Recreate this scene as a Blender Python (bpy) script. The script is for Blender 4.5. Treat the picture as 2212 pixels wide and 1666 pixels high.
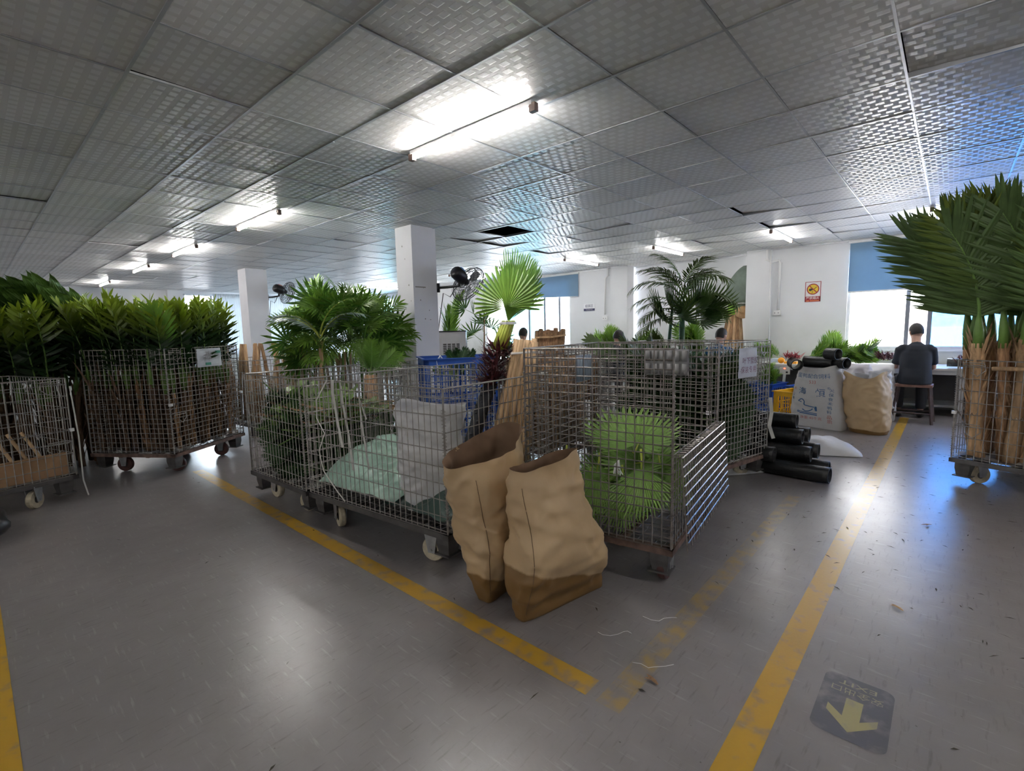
import bpy, math, random
from mathutils import Vector, Matrix, noise, Quaternion
D = bpy.data; S = bpy.context.scene; COL = S.collection
for o in list(D.objects): D.objects.remove(o)
PI = math.pi; random.seed(7)
rnd = random.uniform
def V(*a): return Vector(a)

# ------------------------------------------------------------------ camera
CAMP = V(-0.095, -2.076, 1.40)
FPX = 1055.84
RX, RYd, RF = V(.66646, -.74520, -.02260), V(-.09974, -.05907, -.99326), V(.73884, .66422, -.11369)
cd = D.cameras.new('camera'); cam = D.objects.new('camera', cd); COL.objects.link(cam)
m = Matrix.Identity(4)
for i in range(3):
    m[i][0], m[i][1], m[i][2], m[i][3] = RX[i], -RYd[i], -RF[i], CAMP[i]
cam.matrix_world = m
cd.sensor_width = 36; cd.lens = 36*FPX/2212; cd.clip_start = .05; cd.clip_end = 200
S.camera = cam
def px(p):
    q = V(*p)-CAMP; z = q.dot(RF)
    return (1106+FPX*q.dot(RX)/z, 833+FPX*q.dot(RYd)/z, z) if z > .05 else None

# ------------------------------------------------------------------ light, sky, exposure
w = D.worlds.new('world'); S.world = w; w.use_nodes = True
nt = w.node_tree; bg = nt.nodes['Background']
sky = nt.nodes.new('ShaderNodeTexSky'); sky.sky_type = 'NISHITA'; sky.sun_disc = False
sky.sun_elevation = math.radians(42); sky.sun_rotation = math.radians(200); sky.dust_density = 3.0; sky.air_density = 1.2
hsv = nt.nodes.new('ShaderNodeHueSaturation'); hsv.inputs['Saturation'].default_value = .45
nt.links.new(sky.outputs[0], hsv.inputs['Color']); nt.links.new(hsv.outputs[0], bg.inputs[0])
bg.inputs[1].default_value = .95
S.view_settings.view_transform = 'Standard'; S.view_settings.look = 'None'
S.view_settings.exposure = 2.75; S.view_settings.gamma = 1.0; S.view_settings.use_curve_mapping = False
S.cycles.use_denoising = True; S.cycles.max_bounces = 7; S.cycles.transparent_max_bounces = 12
S.cycles.diffuse_bounces = 4; S.cycles.glossy_bounces = 3
S.cycles.caustics_reflective = False; S.cycles.caustics_refractive = False
S.cycles.sample_clamp_indirect = 6.0
TUBE_POWER = 24.0; TUBE_POWER_DIM = 12.0  # window-wall tubes set weaker only to balance the room's brightness

# ------------------------------------------------------------------ materials
MATS = {}
def mat(name, col, rough=.5, metal=0., var=.0, scale=6., bump=0., bscale=40., spec=.5, trans=0., emit=0., alpha=1., stretch=None, coat=0., ridged=False):
    if name in MATS: return MATS[name]
    M = D.materials.new(name); M.use_nodes = True; n = M.node_tree.nodes; L = M.node_tree.links
    p = n['Principled BSDF']; c = (*col, 1)
    p.inputs['Base Color'].default_value = c; p.inputs['Roughness'].default_value = rough
    p.inputs['Metallic'].default_value = metal; p.inputs['Specular IOR Level'].default_value = spec
    p.inputs['Coat Weight'].default_value = coat
    if emit:
        p.inputs['Emission Color'].default_value = c; p.inputs['Emission Strength'].default_value = emit
    tc = n.new('ShaderNodeTexCoord'); src = tc.outputs['Object']
    if stretch:
        mp = n.new('ShaderNodeMapping'); mp.inputs['Scale'].default_value = stretch
        L.new(src, mp.inputs[0]); src = mp.outputs[0]
    if var:
        t = n.new('ShaderNodeTexNoise'); t.inputs['Scale'].default_value = scale; t.inputs['Detail'].default_value = 5
        L.new(src, t.inputs['Vector'])
        mr = n.new('ShaderNodeMapRange'); mr.inputs[1].default_value = .3; mr.inputs[2].default_value = .7
        mr.inputs[3].default_value = 1-var; mr.inputs[4].default_value = 1+var
        L.new(t.outputs['Fac'], mr.inputs[0])
        oi = n.new('ShaderNodeObjectInfo'); mr2 = n.new('ShaderNodeMapRange')
        mr2.inputs[3].default_value = 1-var*.6; mr2.inputs[4].default_value = 1+var*.6
        L.new(oi.outputs['Random'], mr2.inputs[0])
        mu = n.new('ShaderNodeMath'); mu.operation = 'MULTIPLY'; L.new(mr.outputs[0], mu.inputs[0]); L.new(mr2.outputs[0], mu.inputs[1])
        vm = n.new('ShaderNodeVectorMath'); vm.operation = 'SCALE'; vm.inputs[0].default_value = col
        L.new(mu.outputs[0], vm.inputs['Scale']); L.new(vm.outputs[0], p.inputs['Base Color'])
    if bump:
        t2 = n.new('ShaderNodeTexNoise'); t2.inputs['Scale'].default_value = bscale; t2.inputs['Detail'].default_value = 6
        L.new(src, t2.inputs['Vector']); b = n.new('ShaderNodeBump'); b.inputs['Strength'].default_value = bump
        b.inputs['Distance'].default_value = .01
        if ridged: t2.noise_type = 'RIDGED_MULTIFRACTAL'; t2.inputs['Detail'].default_value = 3; t2.normalize = True; b.inputs['Distance'].default_value = .02
        L.new(t2.outputs['Fac'], b.inputs['Height']); L.new(b.outputs[0], p.inputs['Normal'])
    if trans:
        tr = n.new('ShaderNodeBsdfTranslucent'); mx = n.new('ShaderNodeMixShader'); mx.inputs[0].default_value = trans
        if var: L.new(vm.outputs[0], tr.inputs[0])
        else: tr.inputs[0].default_value = c
        out = n['Material Output']; L.new(p.outputs[0], mx.inputs[1]); L.new(tr.outputs[0], mx.inputs[2]); L.new(mx.outputs[0], out.inputs[0])
    MATS[name] = M; return M

def leafmat(name, base, tip, z0, z1, rough=.42, var=.3, trans=.22):
    """leaf colour running from base to tip along the frond's own length"""
    M = D.materials.new(name); M.use_nodes = True; n = M.node_tree.nodes; L = M.node_tree.links; p = n['Principled BSDF']
    p.inputs['Roughness'].default_value = rough
    tc = n.new('ShaderNodeTexCoord'); sx = n.new('ShaderNodeSeparateXYZ'); L.new(tc.outputs['Object'], sx.inputs[0])
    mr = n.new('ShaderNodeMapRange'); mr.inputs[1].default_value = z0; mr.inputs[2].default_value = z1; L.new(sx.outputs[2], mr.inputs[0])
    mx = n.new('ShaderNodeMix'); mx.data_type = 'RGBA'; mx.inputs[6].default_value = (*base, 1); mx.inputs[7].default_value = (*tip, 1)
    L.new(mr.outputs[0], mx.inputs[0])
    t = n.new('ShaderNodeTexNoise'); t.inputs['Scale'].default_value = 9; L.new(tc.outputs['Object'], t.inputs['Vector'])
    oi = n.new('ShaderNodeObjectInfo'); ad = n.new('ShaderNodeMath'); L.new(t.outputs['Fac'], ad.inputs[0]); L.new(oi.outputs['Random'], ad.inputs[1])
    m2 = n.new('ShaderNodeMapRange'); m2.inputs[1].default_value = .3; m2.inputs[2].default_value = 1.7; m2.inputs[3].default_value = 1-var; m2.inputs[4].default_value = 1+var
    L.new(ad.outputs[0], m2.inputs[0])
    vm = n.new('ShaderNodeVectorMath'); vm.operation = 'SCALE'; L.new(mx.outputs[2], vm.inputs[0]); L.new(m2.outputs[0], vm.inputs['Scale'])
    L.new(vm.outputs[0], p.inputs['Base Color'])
    tr = n.new('ShaderNodeBsdfTranslucent'); L.new(vm.outputs[0], tr.inputs[0]); ms = n.new('ShaderNodeMixShader'); ms.inputs[0].default_value = trans
    L.new(p.outputs[0], ms.inputs[1]); L.new(tr.outputs[0], ms.inputs[2]); L.new(ms.outputs[0], n['Material Output'].inputs[0])
    MATS[name] = M; return M

def N(M, t, **kw):
    x = M.node_tree.nodes.new(t)
    for k, v in kw.items():
        if k in x.inputs: x.inputs[k].default_value = v
        else: setattr(x, k, v)
    return x

WIRE = mat('galvanised_wire', (.36, .34, .32), .34, .6, .25, 30)
WIRE_D = mat('dark_steel_wire', (.25, .225, .21), .32, .6, .3, 30)
STEEL = mat('grey_painted_steel', (.11, .105, .105), .5, .3, .25, 12)
RUST = mat('rusty_steel', (.17, .11, .09), .6, .3, .4, 20)
ZINC = mat('zinc_plate', (.42, .43, .45), .4, .7, .2, 15)
TYRE = mat('cream_nylon_wheel', (.50, .44, .32), .5, 0, .2, 30)
TYRE_R = mat('dark_red_rubber_wheel', (.10, .045, .04), .5, 0, .25, 30)
WHITE = mat('white_plaster', (.76, .77, .79), .8, 0, .05, 1.2, .06, 25)
WHITEP = mat('white_plastic', (.80, .80, .80), .4)
GREYM = mat('light_grey_metal', (.55, .56, .57), .4, .3)
BLACKP = mat('black_plastic', (.012, .012, .014), .35)
PAPER = mat('kraft_paper', (.47, .325, .175), .62, 0, .10, 5, .35, 14)
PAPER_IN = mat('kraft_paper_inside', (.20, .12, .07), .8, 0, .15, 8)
POLY = mat('white_woven_plastic', (.78, .78, .79), .42, 0, .06, 6, .5, 12, trans=.15)
GREENTARP = mat('pale_green_tarpaulin', (.27, .40, .33), .35, 0, .12, 6, .3, 14)
DGREENTARP = mat('dark_green_tarpaulin', (.055, .10, .085), .4, 0, .15, 6, .3, 14)
BLUEP = mat('blue_plastic', (.02, .09, .42), .4, 0, .1, 10)
YELP = mat('yellow_plastic', (.75, .42, .01), .4, 0, .1, 10)
CARD = mat('brown_cardboard', (.40, .24, .13), .8, 0, .12, 8)
BARK = mat('brown_fibre_bark', (.35, .20, .105), .85, 0, .45, 14, .5, 30, stretch=(4, 4, .6))
BARK_K = mat('dark_brown_bark', (.15, .092, .058), .85, 0, .5, 14, .5, 30, stretch=(4, 4, .6))
BARK_L = mat('tan_fibre_bark', (.48, .31, .17), .8, 0, .35, 10, .3, 25, stretch=(4, 4, .6))
WOODP = mat('tan_wooden_pole', (.50, .33, .18), .6, 0, .22, 8, .15, 20, stretch=(5, 5, .5))
STALK = mat('green_palm_stalk', (.13, .24, .05), .5, 0, .25, 8)
STALK_Y = mat('yellow_green_stalk', (.36, .42, .06), .5, 0, .25, 8)
LEAF_K = leafmat('shaded_yellow_green_leaflet', (.010, .034, .007), (.26, .37, .022), 1.22, 1.58)  # hedge shade painted into the base; bright tips part light, part new growth
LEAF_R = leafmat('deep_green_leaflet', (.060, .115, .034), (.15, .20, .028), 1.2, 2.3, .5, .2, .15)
LEAF_D = leafmat('dark_green_leaflet', (.013, .040, .014), (.028, .080, .020), 0, .6, .4, .35, .1)
LEAF_A = leafmat('olive_green_leaflet', (.035, .085, .018), (.10, .14, .025), .1, 1.0, .42, .25, .18)
LEAF_M = leafmat('mid_green_leaflet', (.055, .16, .020), (.19, .34, .040), .05, .75, .4, .3, .2)
LEAF_P = leafmat('pale_green_fan_leaf', (.19, .33, .075), (.28, .44, .12), 0, .4, .4, .2, .2)
LEAF_F = leafmat('fresh_green_fan_leaf', (.20, .36, .05), (.11, .28, .06), .1, .8, .38, .2, .25)
LEAF_S = mat('silvery_green_leaf', (.22, .30, .27), .35, 0, .2, 9, trans=.1)
PURPLE = mat('maroon_leaf', (.075, .016, .020), .5, 0, .35, 20, trans=.15)
PINK = mat('pink_red_leaf', (.55, .10, .12), .5, 0, .3, 20, trans=.15)
BLACKT = mat('black_tube', (.010, .011, .012), .38, 0, .3, 14, .5, 40)
BLACKR = mat('black_ridged_trunk', (.018, .019, .026), .4, 0, .3, 12, .4, 30)
SKIN = mat('skin', (.48, .28, .20), .55, 0, .06, 12)
HAIR = mat('black_hair', (.02, .017, .015), .6, 0, .3, 60, .3, 120)
YELLOWLINE = None

# ------------------------------------------------------------------ mesh builder
class MB:
    def __init__(s): s.v = []; s.f = []; s.m = []; s.mi = 0
    def add(s, vs, fs):
        o = len(s.v); s.v.extend(tuple(x) for x in vs); s.f.extend(tuple(i+o for i in f) for f in fs); s.m.extend([s.mi]*len(fs))
    def box(s, x0, x1, y0, y1, z0, z1, M=None):
        vs = [V(x, y, z) for z in (z0, z1) for y in (y0, y1) for x in (x0, x1)]
        if M: vs = [M @ p for p in vs]
        s.add(vs, [(0, 2, 3, 1), (4, 5, 7, 6), (0, 1, 5, 4), (2, 6, 7, 3), (0, 4, 6, 2), (1, 3, 7, 5)])
    def bar(s, a, b, r, n=4, caps=False):
        a = V(*a); b = V(*b); d = (b-a).normalized(); u = d.orthogonal().normalized(); w_ = d.cross(u)
        c = [u*math.cos(2*PI*(i+.5)/n)*r+w_*math.sin(2*PI*(i+.5)/n)*r for i in range(n)]
        fs = [(i, (i+1) % n, n+(i+1) % n, n+i) for i in range(n)]
        if caps: fs += [tuple(range(n-1, -1, -1)), tuple(range(n, 2*n))]
        s.add([a+x for x in c]+[b+x for x in c], fs)
    def tube(s, pts, r, n=6, caps=True, flat=1.0):
        pts = [V(*p) for p in pts]; k = len(pts); r = r if hasattr(r, '__len__') else [r]*k
        t0 = (pts[1]-pts[0]).normalized(); u = t0.orthogonal().normalized(); vs = []
        for i in range(k):
            t = (pts[min(i+1, k-1)]-pts[max(i-1, 0)]).normalized()
            u = (u-t*u.dot(t)).normalized(); w_ = t.cross(u)
            for j in range(n):
                a = 2*PI*j/n; vs.append(pts[i]+(u*math.cos(a)+w_*math.sin(a)*flat)*r[i])
        fs = [(i*n+j, i*n+(j+1) % n, (i+1)*n+(j+1) % n, (i+1)*n+j) for i in range(k-1) for j in range(n)]
        if caps: fs += [tuple(range(n-1, -1, -1)), tuple((k-1)*n+j for j in range(n))]
        s.add(vs, fs)
    def lathe(s, prof, n=16, M=None):
        vs = [V(r*math.cos(2*PI*j/n), r*math.sin(2*PI*j/n), z) for r, z in prof for j in range(n)]
        if M: vs = [M @ p for p in vs]
        k = len(prof)
        s.add(vs, [(i*n+j, i*n+(j+1) % n, (i+1)*n+(j+1) % n, (i+1)*n+j) for i in range(k-1) for j in range(n)])
    def loft(s, rings, n=24):
        vs = [V(*c)+V(rx*math.cos(2*PI*j/n), ry*math.sin(2*PI*j/n), 0) for c, rx, ry in rings for j in range(n)]; k = len(rings)
        s.add(vs, [(i*n+j, i*n+(j+1) % n, (i+1)*n+(j+1) % n, (i+1)*n+j) for i in range(k-1) for j in range(n)]+[tuple(range(n-1, -1, -1)), tuple((k-1)*n+j for j in range(n))])
    def helix(s, a, b, R, r, turns, seg=7, n=3):
        a = V(*a); b = V(*b); d = b-a; u = d.normalized().orthogonal().normalized(); w_ = d.normalized().cross(u)
        k = int(turns*seg); s.tube([a+d*(i/k)+(u*math.cos(2*PI*i/seg)+w_*math.sin(2*PI*i/seg))*R for i in range(k+1)], r, n, False)
    def ellipsoid(s, c, rx, ry, rz, n=12, k=8, M=None):
        c = V(*c); vs = []
        for i in range(k+1):
            ph = PI*i/k
            for j in range(n):
                a = 2*PI*j/n; p = V(rx*math.sin(ph)*math.cos(a), ry*math.sin(ph)*math.sin(a), rz*math.cos(ph))
                vs.append(c+(M @ p if M else p))
        s.add(vs, [(i*n+j, (i+1)*n+j, (i+1)*n+(j+1) % n, i*n+(j+1) % n) for i in range(k) for j in range(n)])
    def strip(s, p, d, nrm, ln, wd, droop=0., rows=(0, .35, .7, 1), ws=(.5, 1, .75, 0), ridge=0.):
        """one leaf blade: p base, d direction, nrm upper side"""
        d = d.normalized(); sd = d.cross(nrm).normalized(); nn = sd.cross(d); vs = []; fs = []
        for u, wv in zip(rows, ws):
            c = p+d*ln*u-nn*droop*ln*u*u; h = sd*wd*.5*wv
            if wv == 0: vs.append(c)
            elif ridge: vs += [c-h, c-nn*wd*ridge*wv, c+h]
            else: vs += [c-h, c+h]
        q = 3 if ridge else 2
        for i in range(len(rows)-1):
            o = i*q
            if ws[i+1] == 0:
                fs += [(o+j, o+j+1, o+q) for j in range(q-1)]
            else:
                fs += [(o+j, o+j+1, o+q+j+1, o+q+j) for j in range(q-1)]
        s.add(vs, fs)
    def mesh(s, name, mats, smooth=False):
        me = D.meshes.new(name); me.from_pydata(s.v, [], s.f); mats = mats if isinstance(mats, (list, tuple)) else [mats]
        for x in mats: me.materials.append(x)
        if len(mats) > 1: me.polygons.foreach_set('material_index', s.m)
        if smooth: me.polygons.foreach_set('use_smooth', [True]*len(s.f))
        me.update(); return me
    def build(s, name, mats, parent=None, smooth=False, loc=None):
        return put(name, s.mesh(name, mats, smooth), parent, loc)

def put(name, me, parent=None, loc=None, M=None):
    o = D.objects.new(name, me); COL.objects.link(o)
    if parent: o.parent = parent
    if loc is not None: o.location = loc
    if M is not None: o.matrix_local = M
    return o
def tag(o, label, cat, group=None, kind=None):
    if label: o['label'] = label
    if cat: o['category'] = cat
    if group: o['group'] = group
    if kind: o['kind'] = kind
    return o
def thing(name, label, cat, loc=(0, 0, 0), rz=0., group=None, M=None):
    o = D.objects.new(name, None); COL.objects.link(o); o.empty_display_size = .1
    if M is not None: o.matrix_world = M
    else: o.location = loc; o.rotation_euler = (0, 0, rz)
    return tag(o, label, cat, group)
def struct(name, mb, mats, parent=None, smooth=False, label=None):
    o = mb.build(name, mats, parent, smooth)
    if parent is None: o['kind'] = 'structure'
    if label: o['label'] = label
    return o
def copy_tree(o, parent=None):
    c = o.copy(); COL.objects.link(c); c.parent = parent
    for ch in o.children: copy_tree(ch, c)
    return c
def frame(up, face, loc=(0, 0, 0), sc=1.):
    """matrix whose local Z is up and whose local -Y looks along face"""
    z = V(*up).normalized(); y = -(V(*face)); y = (y-z*y.dot(z)).normalized(); x = y.cross(z)
    return Matrix.Translation(loc) @ Matrix(((x[0], y[0], z[0], 0), (x[1], y[1], z[1], 0), (x[2], y[2], z[2], 0), (0, 0, 0, 1))) @ Matrix.Scale(sc, 4)
def text_mesh(txt, size, extrude=0.):
    c = D.curves.new('text', 'FONT'); c.body = txt; c.size = size; c.align_x = 'CENTER'; c.align_y = 'CENTER'; c.extrude = extrude; c.resolution_u = 2
    o = D.objects.new('text', c); COL.objects.link(o)
    dg = bpy.context.evaluated_depsgraph_get(); me = D.meshes.new_from_object(o.evaluated_get(dg)); D.objects.remove(o); return me
def text(txt, size, mt, parent, M, name='lettering'):
    me = text_mesh(txt, size); me.materials.clear(); me.materials.append(mt)
    return put(name, me, parent, None, M)
def fuse(mb, voxel, smooth_it=6):
    """voxel-remesh overlapping shapes into one continuous skin"""
    me = mb.mesh('tmp', SKIN); o = put('tmp', me)
    r = o.modifiers.new('r', 'REMESH'); r.mode = 'VOXEL'; r.voxel_size = voxel; r.use_smooth_shade = True
    if smooth_it:
        q = o.modifiers.new('s', 'SMOOTH'); q.iterations = smooth_it; q.factor = .5
    dg = bpy.context.evaluated_depsgraph_get(); out = D.meshes.new_from_object(o.evaluated_get(dg))
    D.objects.remove(o); out.materials.clear(); return out
# ------------------------------------------------------------------ room shell
ZC = 2.776; X0, X1, Y0, Y1 = -6.0, 10.1, -7.0, 15.2
def floor_mat(name, paint=None, wear=.5):
    M = D.materials.new(name); M.use_nodes = True; n = M.node_tree.nodes; L = M.node_tree.links; p = n['Principled BSDF']
    tc = N(M, 'ShaderNodeTexCoord')
    def noi(sc, det=5, st=None):
        t = N(M, 'ShaderNodeTexNoise', Scale=sc, Detail=det)
        if st:
            mp = N(M, 'ShaderNodeMapping', Scale=st); L.new(tc.outputs['Object'], mp.inputs[0]); L.new(mp.outputs[0], t.inputs['Vector'])
        else: L.new(tc.outputs['Object'], t.inputs['Vector'])
        return t.outputs['Fac']
    def ramp(src, a, b, c0, c1):
        r = N(M, 'ShaderNodeMapRange'); r.inputs[1].default_value = a; r.inputs[2].default_value = b; r.inputs[3].default_value = c0; r.inputs[4].default_value = c1
        L.new(src, r.inputs[0]); return r.outputs[0]
    def mix(f, a, b):
        x = N(M, 'ShaderNodeMix', data_type='RGBA')
        L.new(f, x.inputs[0])
        for s, k in ((a, 6), (b, 7)):
            if isinstance(s, tuple): x.inputs[k].default_value = (*s, 1)
            else: L.new(s, x.inputs[k])
        return x.outputs[2]
    base = mix(ramp(noi(.9, 6), .3, .7, 0, 1), (.20, .184, .187), (.275, .253, .257))
    base = mix(ramp(noi(7, 9), .4, .8, 0, .5), base, (.17, .152, .148))
    base = mix(ramp(noi(2.2, 3), .62, .8, 0, .5), base, (.25, .20, .20))
    scr = ramp(noi(9, 10, (1, 7, 1)), .58, .72, 0, .6); base = mix(scr, base, (.12, .11, .108))
    scr2 = ramp(noi(7, 10, (9, 1, 1)), .60, .70, 0, .5); base = mix(scr2, base, (.36, .345, .345))
    spot = ramp(noi(26, 2), .74, .77, 0, .7); base = mix(spot, base, (.06, .05, .045))
    if paint:
        wr = ramp(noi(14, 8), wear-.12, wear+.12, 0, .92)
        base = mix(wr, paint, base) if wear < 2 else base
    L.new(base, p.inputs['Base Color'])
    L.new(ramp(noi(5, 7), .3, .7, .282, .32), p.inputs['Roughness'])
    p.inputs['Specular IOR Level'].default_value = .8
    b = N(M, 'ShaderNodeBump', Strength=.12, Distance=.004); L.new(noi(60, 8), b.inputs['Height']); L.new(b.outputs[0], p.inputs['Normal'])
    return M
mb = MB(); mb.box(X0, 10.6, Y0, Y1, -.12, 0); floor = struct('floor', mb, floor_mat('grey_epoxy_floor'))
YL = [('yellow_line', 1.36, 1.46, -1.11, 3.75, .62), ('yellow_line', 1.36, 4.3, -1.255, -1.155, .475), ('yellow_line', .6, 8.9, -1.69, -1.585, .66), ('yellow_line', -.21, -.105, -1.2, 5, .68)]
for i, (nm, a, b, c, d_, wr) in enumerate(YL):
    mb = MB()
    if b-a > d_-c: k = 40; st = [(a+(b-a)*j/k, a+(b-a)*(j+1)/k, c, d_) for j in range(k)]
    else: k = 40; st = [(a, b, c+(d_-c)*j/k, c+(d_-c)*(j+1)/k) for j in range(k)]
    for q in st: mb.add([(q[0], q[2], .0012), (q[1], q[2], .0012), (q[1], q[3], .0012), (q[0], q[3], .0012)], [(0, 1, 2, 3)])
    o = mb.build('floor_line', floor_mat('worn_yellow_paint_%d' % i, (.50, .29, .03) if i != 1 else (.36, .25, .10), wr), floor)

def wallmat():
    M = mat('dirty_white_wall', (.74, .75, .77), .75, 0, .05, 1.0, .05, 30)
    n = M.node_tree.nodes; L = M.node_tree.links; p = n['Principled BSDF']
    src = p.inputs['Base Color'].links[0].from_socket
    tc = N(M, 'ShaderNodeTexCoord'); sx = N(M, 'ShaderNodeSeparateXYZ'); L.new(tc.outputs['Object'], sx.inputs[0])
    mr = N(M, 'ShaderNodeMapRange'); mr.inputs[1].default_value = 1.7; mr.inputs[2].default_value = .8; L.new(sx.outputs[2], mr.inputs[0])
    t = N(M, 'ShaderNodeTexNoise', Scale=3.0, Detail=6); L.new(tc.outputs['Object'], t.inputs['Vector'])
    mu = N(M, 'ShaderNodeMath', operation='MULTIPLY'); L.new(mr.outputs[0], mu.inputs[0]); L.new(t.outputs['Fac'], mu.inputs[1])
    mx = N(M, 'ShaderNodeMix', data_type='RGBA'); L.new(mu.outputs[0], mx.inputs[0]); L.new(src, mx.inputs[6]); mx.inputs[7].default_value = (.42, .44, .36, 1)
    L.new(mx.outputs[2], p.inputs['Base Color']); return M
WALL = wallmat()
def wall_with_holes(mb, axis, c0, c1, a0, a1, z0, z1, holes):
    def bx(p, q, r, s):
        if q-p > 1e-4 and s-r > 1e-4:
            if axis == 'x': mb.box(c0, c1, p, q, r, s)
            else: mb.box(p, q, c0, c1, r, s)
    cur = a0
    for h0, h1, hz0, hz1 in sorted(holes):
        bx(cur, h0, z0, z1); bx(h0, h1, z0, hz0); bx(h0, h1, hz1, z1); cur = h1
    bx(cur, a1, z0, z1)
W2 = (-3.0, -.70, .94, 2.62); W1 = (5.07, 8.08, .94, 2.62); W4 = (12.6, 15.0, .94, 2.62); W5 = (-6.5, -4.2, .94, 2.62)
mb = MB(); wall_with_holes(mb, 'x', X1, X1+.22, Y0, .92, 0, 3.3, [W2, W5]); wall_with_holes(mb, 'x', X1, X1+.22, 3.45, Y1, 0, 3.3, [W1, W4])
mb.box(10.45, 10.6, .7, 3.7, 0, 3.3)
mb.box(10.02, 10.1, .49, .92, 0, 3.3); mb.box(10.02, 10.1, 3.45, 3.86, 0, 3.3); mb.box(9.98, 10.1, 11.6, 12.1, 0, 3.3)
wr_ = struct('wall_right', mb, WALL)
mb = MB(); wall_with_holes(mb, 'y', Y1, Y1+.22, X0, 10.6, 0, 3.3, [(4.44, 9.4, .9, 2.70)]); mb.box(4.0, 4.38, 15.0, Y1, 0, 3.3)
struct('wall_back', mb, WALL)
mb = MB(); mb.box(X0-.2, X0, Y0, Y1, 0, 3.3); struct('wall_left', mb, WALL)
mb = MB(); mb.box(X0, 10.6, Y0-.2, Y0, 0, 3.3); struct('wall_front', mb, WALL)
# columns
for (a, b, c, d_) in ((3.90, 4.30, 3.21, 3.56), (3.90, 4.32, 8.80, 9.22)):
    mb = MB(); mb.box(a, b, c, d_, 0, 3.3); o = struct('column', mb, mat('white_column_paint', (.74, .74, .78), .7, 0, .05, 2, .05, 30))
    if c < 5:
        mb = MB()
        for q in range(9): mb.ellipsoid((a-.001, c+rnd(.05, .3), rnd(1.2, 2.6)), .003, rnd(.006, .014), rnd(.008, .02), 6, 4)
        for q in range(5): mb.ellipsoid((rnd(a+.03, b-.05), c-.001, rnd(1.3, 2.2)), rnd(.005, .012), .003, rnd(.005, .012), 6, 4)
        mb.box(a+.03, a+.2, c-.003, c+.002, 1.98, 1.995)
        mb.build('chipped_paint', mat('exposed_grey_render', (.3, .29, .28), .9), o)

# ------------------------------------------------------------------ ceiling: one part per tile
TX, TY = .6087, .60
def tilemat():
    M = D.materials.new('embossed_ceiling_tile'); M.use_nodes = True; n = M.node_tree.nodes; L = M.node_tree.links; p = n['Principled BSDF']
    tc = N(M, 'ShaderNodeTexCoord'); br = N(M, 'ShaderNodeTexBrick', Scale=1.0)
    br.offset = .5; br.squash = 1
    for k, v_ in (('Color1', (1, 1, 1, 1)), ('Color2', (1, 1, 1, 1)), ('Mortar', (0, 0, 0, 1)), ('Mortar Size', .0165), ('Mortar Smooth', .25), ('Bias', 0), ('Brick Width', .0761), ('Row Height', .0667)): br.inputs[k].default_value = v_
    mp = N(M, 'ShaderNodeMapping', Rotation=(0, 0, PI/2)); L.new(tc.outputs['Object'], mp.inputs[0]); L.new(mp.outputs[0], br.inputs['Vector'])
    oi = N(M, 'ShaderNodeObjectInfo'); t = N(M, 'ShaderNodeTexNoise', Scale=2.5, Detail=5); L.new(tc.outputs['Object'], t.inputs['Vector'])
    a = N(M, 'ShaderNodeMath', operation='ADD'); L.new(oi.outputs['Random'], a.inputs[0]); L.new(t.outputs['Fac'], a.inputs[1])
    mr = N(M, 'ShaderNodeMapRange'); mr.inputs[1].default_value = .3; mr.inputs[2].default_value = 1.7; mr.inputs[3].default_value = .86; mr.inputs[4].default_value = 1.06; L.new(a.outputs[0], mr.inputs[0])
    mx = N(M, 'ShaderNodeMix', data_type='RGBA'); mx.inputs[6].default_value = (.76, .75, .73, 1); mx.inputs[7].default_value = (.87, .865, .855, 1); L.new(br.outputs['Color'], mx.inputs[0])
    vm = N(M, 'ShaderNodeVectorMath', operation='SCALE'); L.new(mx.outputs[2], vm.inputs[0]); L.new(mr.outputs[0], vm.inputs['Scale']); L.new(vm.outputs[0], p.inputs['Base Color'])
    r2 = N(M, 'ShaderNodeMapRange'); r2.inputs[3].default_value = .65; r2.inputs[4].default_value = .285; L.new(br.outputs['Color'], r2.inputs[0]); L.new(r2.outputs[0], p.inputs['Roughness'])
    p.inputs['Metallic'].default_value = .08; p.inputs['Specular IOR Level'].default_value = .65
    wv = N(M, 'ShaderNodeTexWave', Scale=90.0); L.new(mp.outputs[0], wv.inputs['Vector'])
    ws = N(M, 'ShaderNodeMath', operation='MULTIPLY'); L.new(wv.outputs['Fac'], ws.inputs[0]); L.new(br.outputs['Color'], ws.inputs[1])
    b1 = N(M, 'ShaderNodeBump', Strength=.14, Distance=.004); L.new(br.outputs['Color'], b1.inputs['Height'])
    b2 = N(M, 'ShaderNodeBump', Strength=.06, Distance=.002); L.new(ws.outputs[0], b2.inputs['Height']); L.new(b1.outputs[0], b2.inputs['Normal'])
    L.new(b2.outputs[0], p.inputs['Normal']); return M
TILE = tilemat()
mb = MB(); mb.box(X0, 10.6, Y0, Y1, 3.3, 3.5); ceil = struct('ceiling', mb, mat('dark_concrete_soffit', (.012, .013, .016), .9))
g = .006
tb = MB(); tb.box(g, TX-g, g, TY-g, 0, .012); tile_me = tb.mesh('ceiling_tile', TILE)
i0, i1, j0, j1 = int(X0/TX), int(10.45/TX), int(Y0/TY), int(Y1/TY)
cells = []
for i in range(i0, i1+1):
    for j in range(j0, j1+1):
        if (i, j) == (8, 4): continue
        c = ((i+.5)*TX, (j+.5)*TY, ZC); q = px(c)
        vis = q and -250 < q[0] < 2460 and -250 < q[1]
        cells.append((0 if vis else 1, (V(*c)-CAMP).length, i, j))
cells.sort(); rest = MB()
def ok(i, j):
    x, y = (i+.5)*TX, (j+.5)*TY
    return not ((3.9 < x < 4.3 and 3.21 < y < 3.56))
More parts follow.
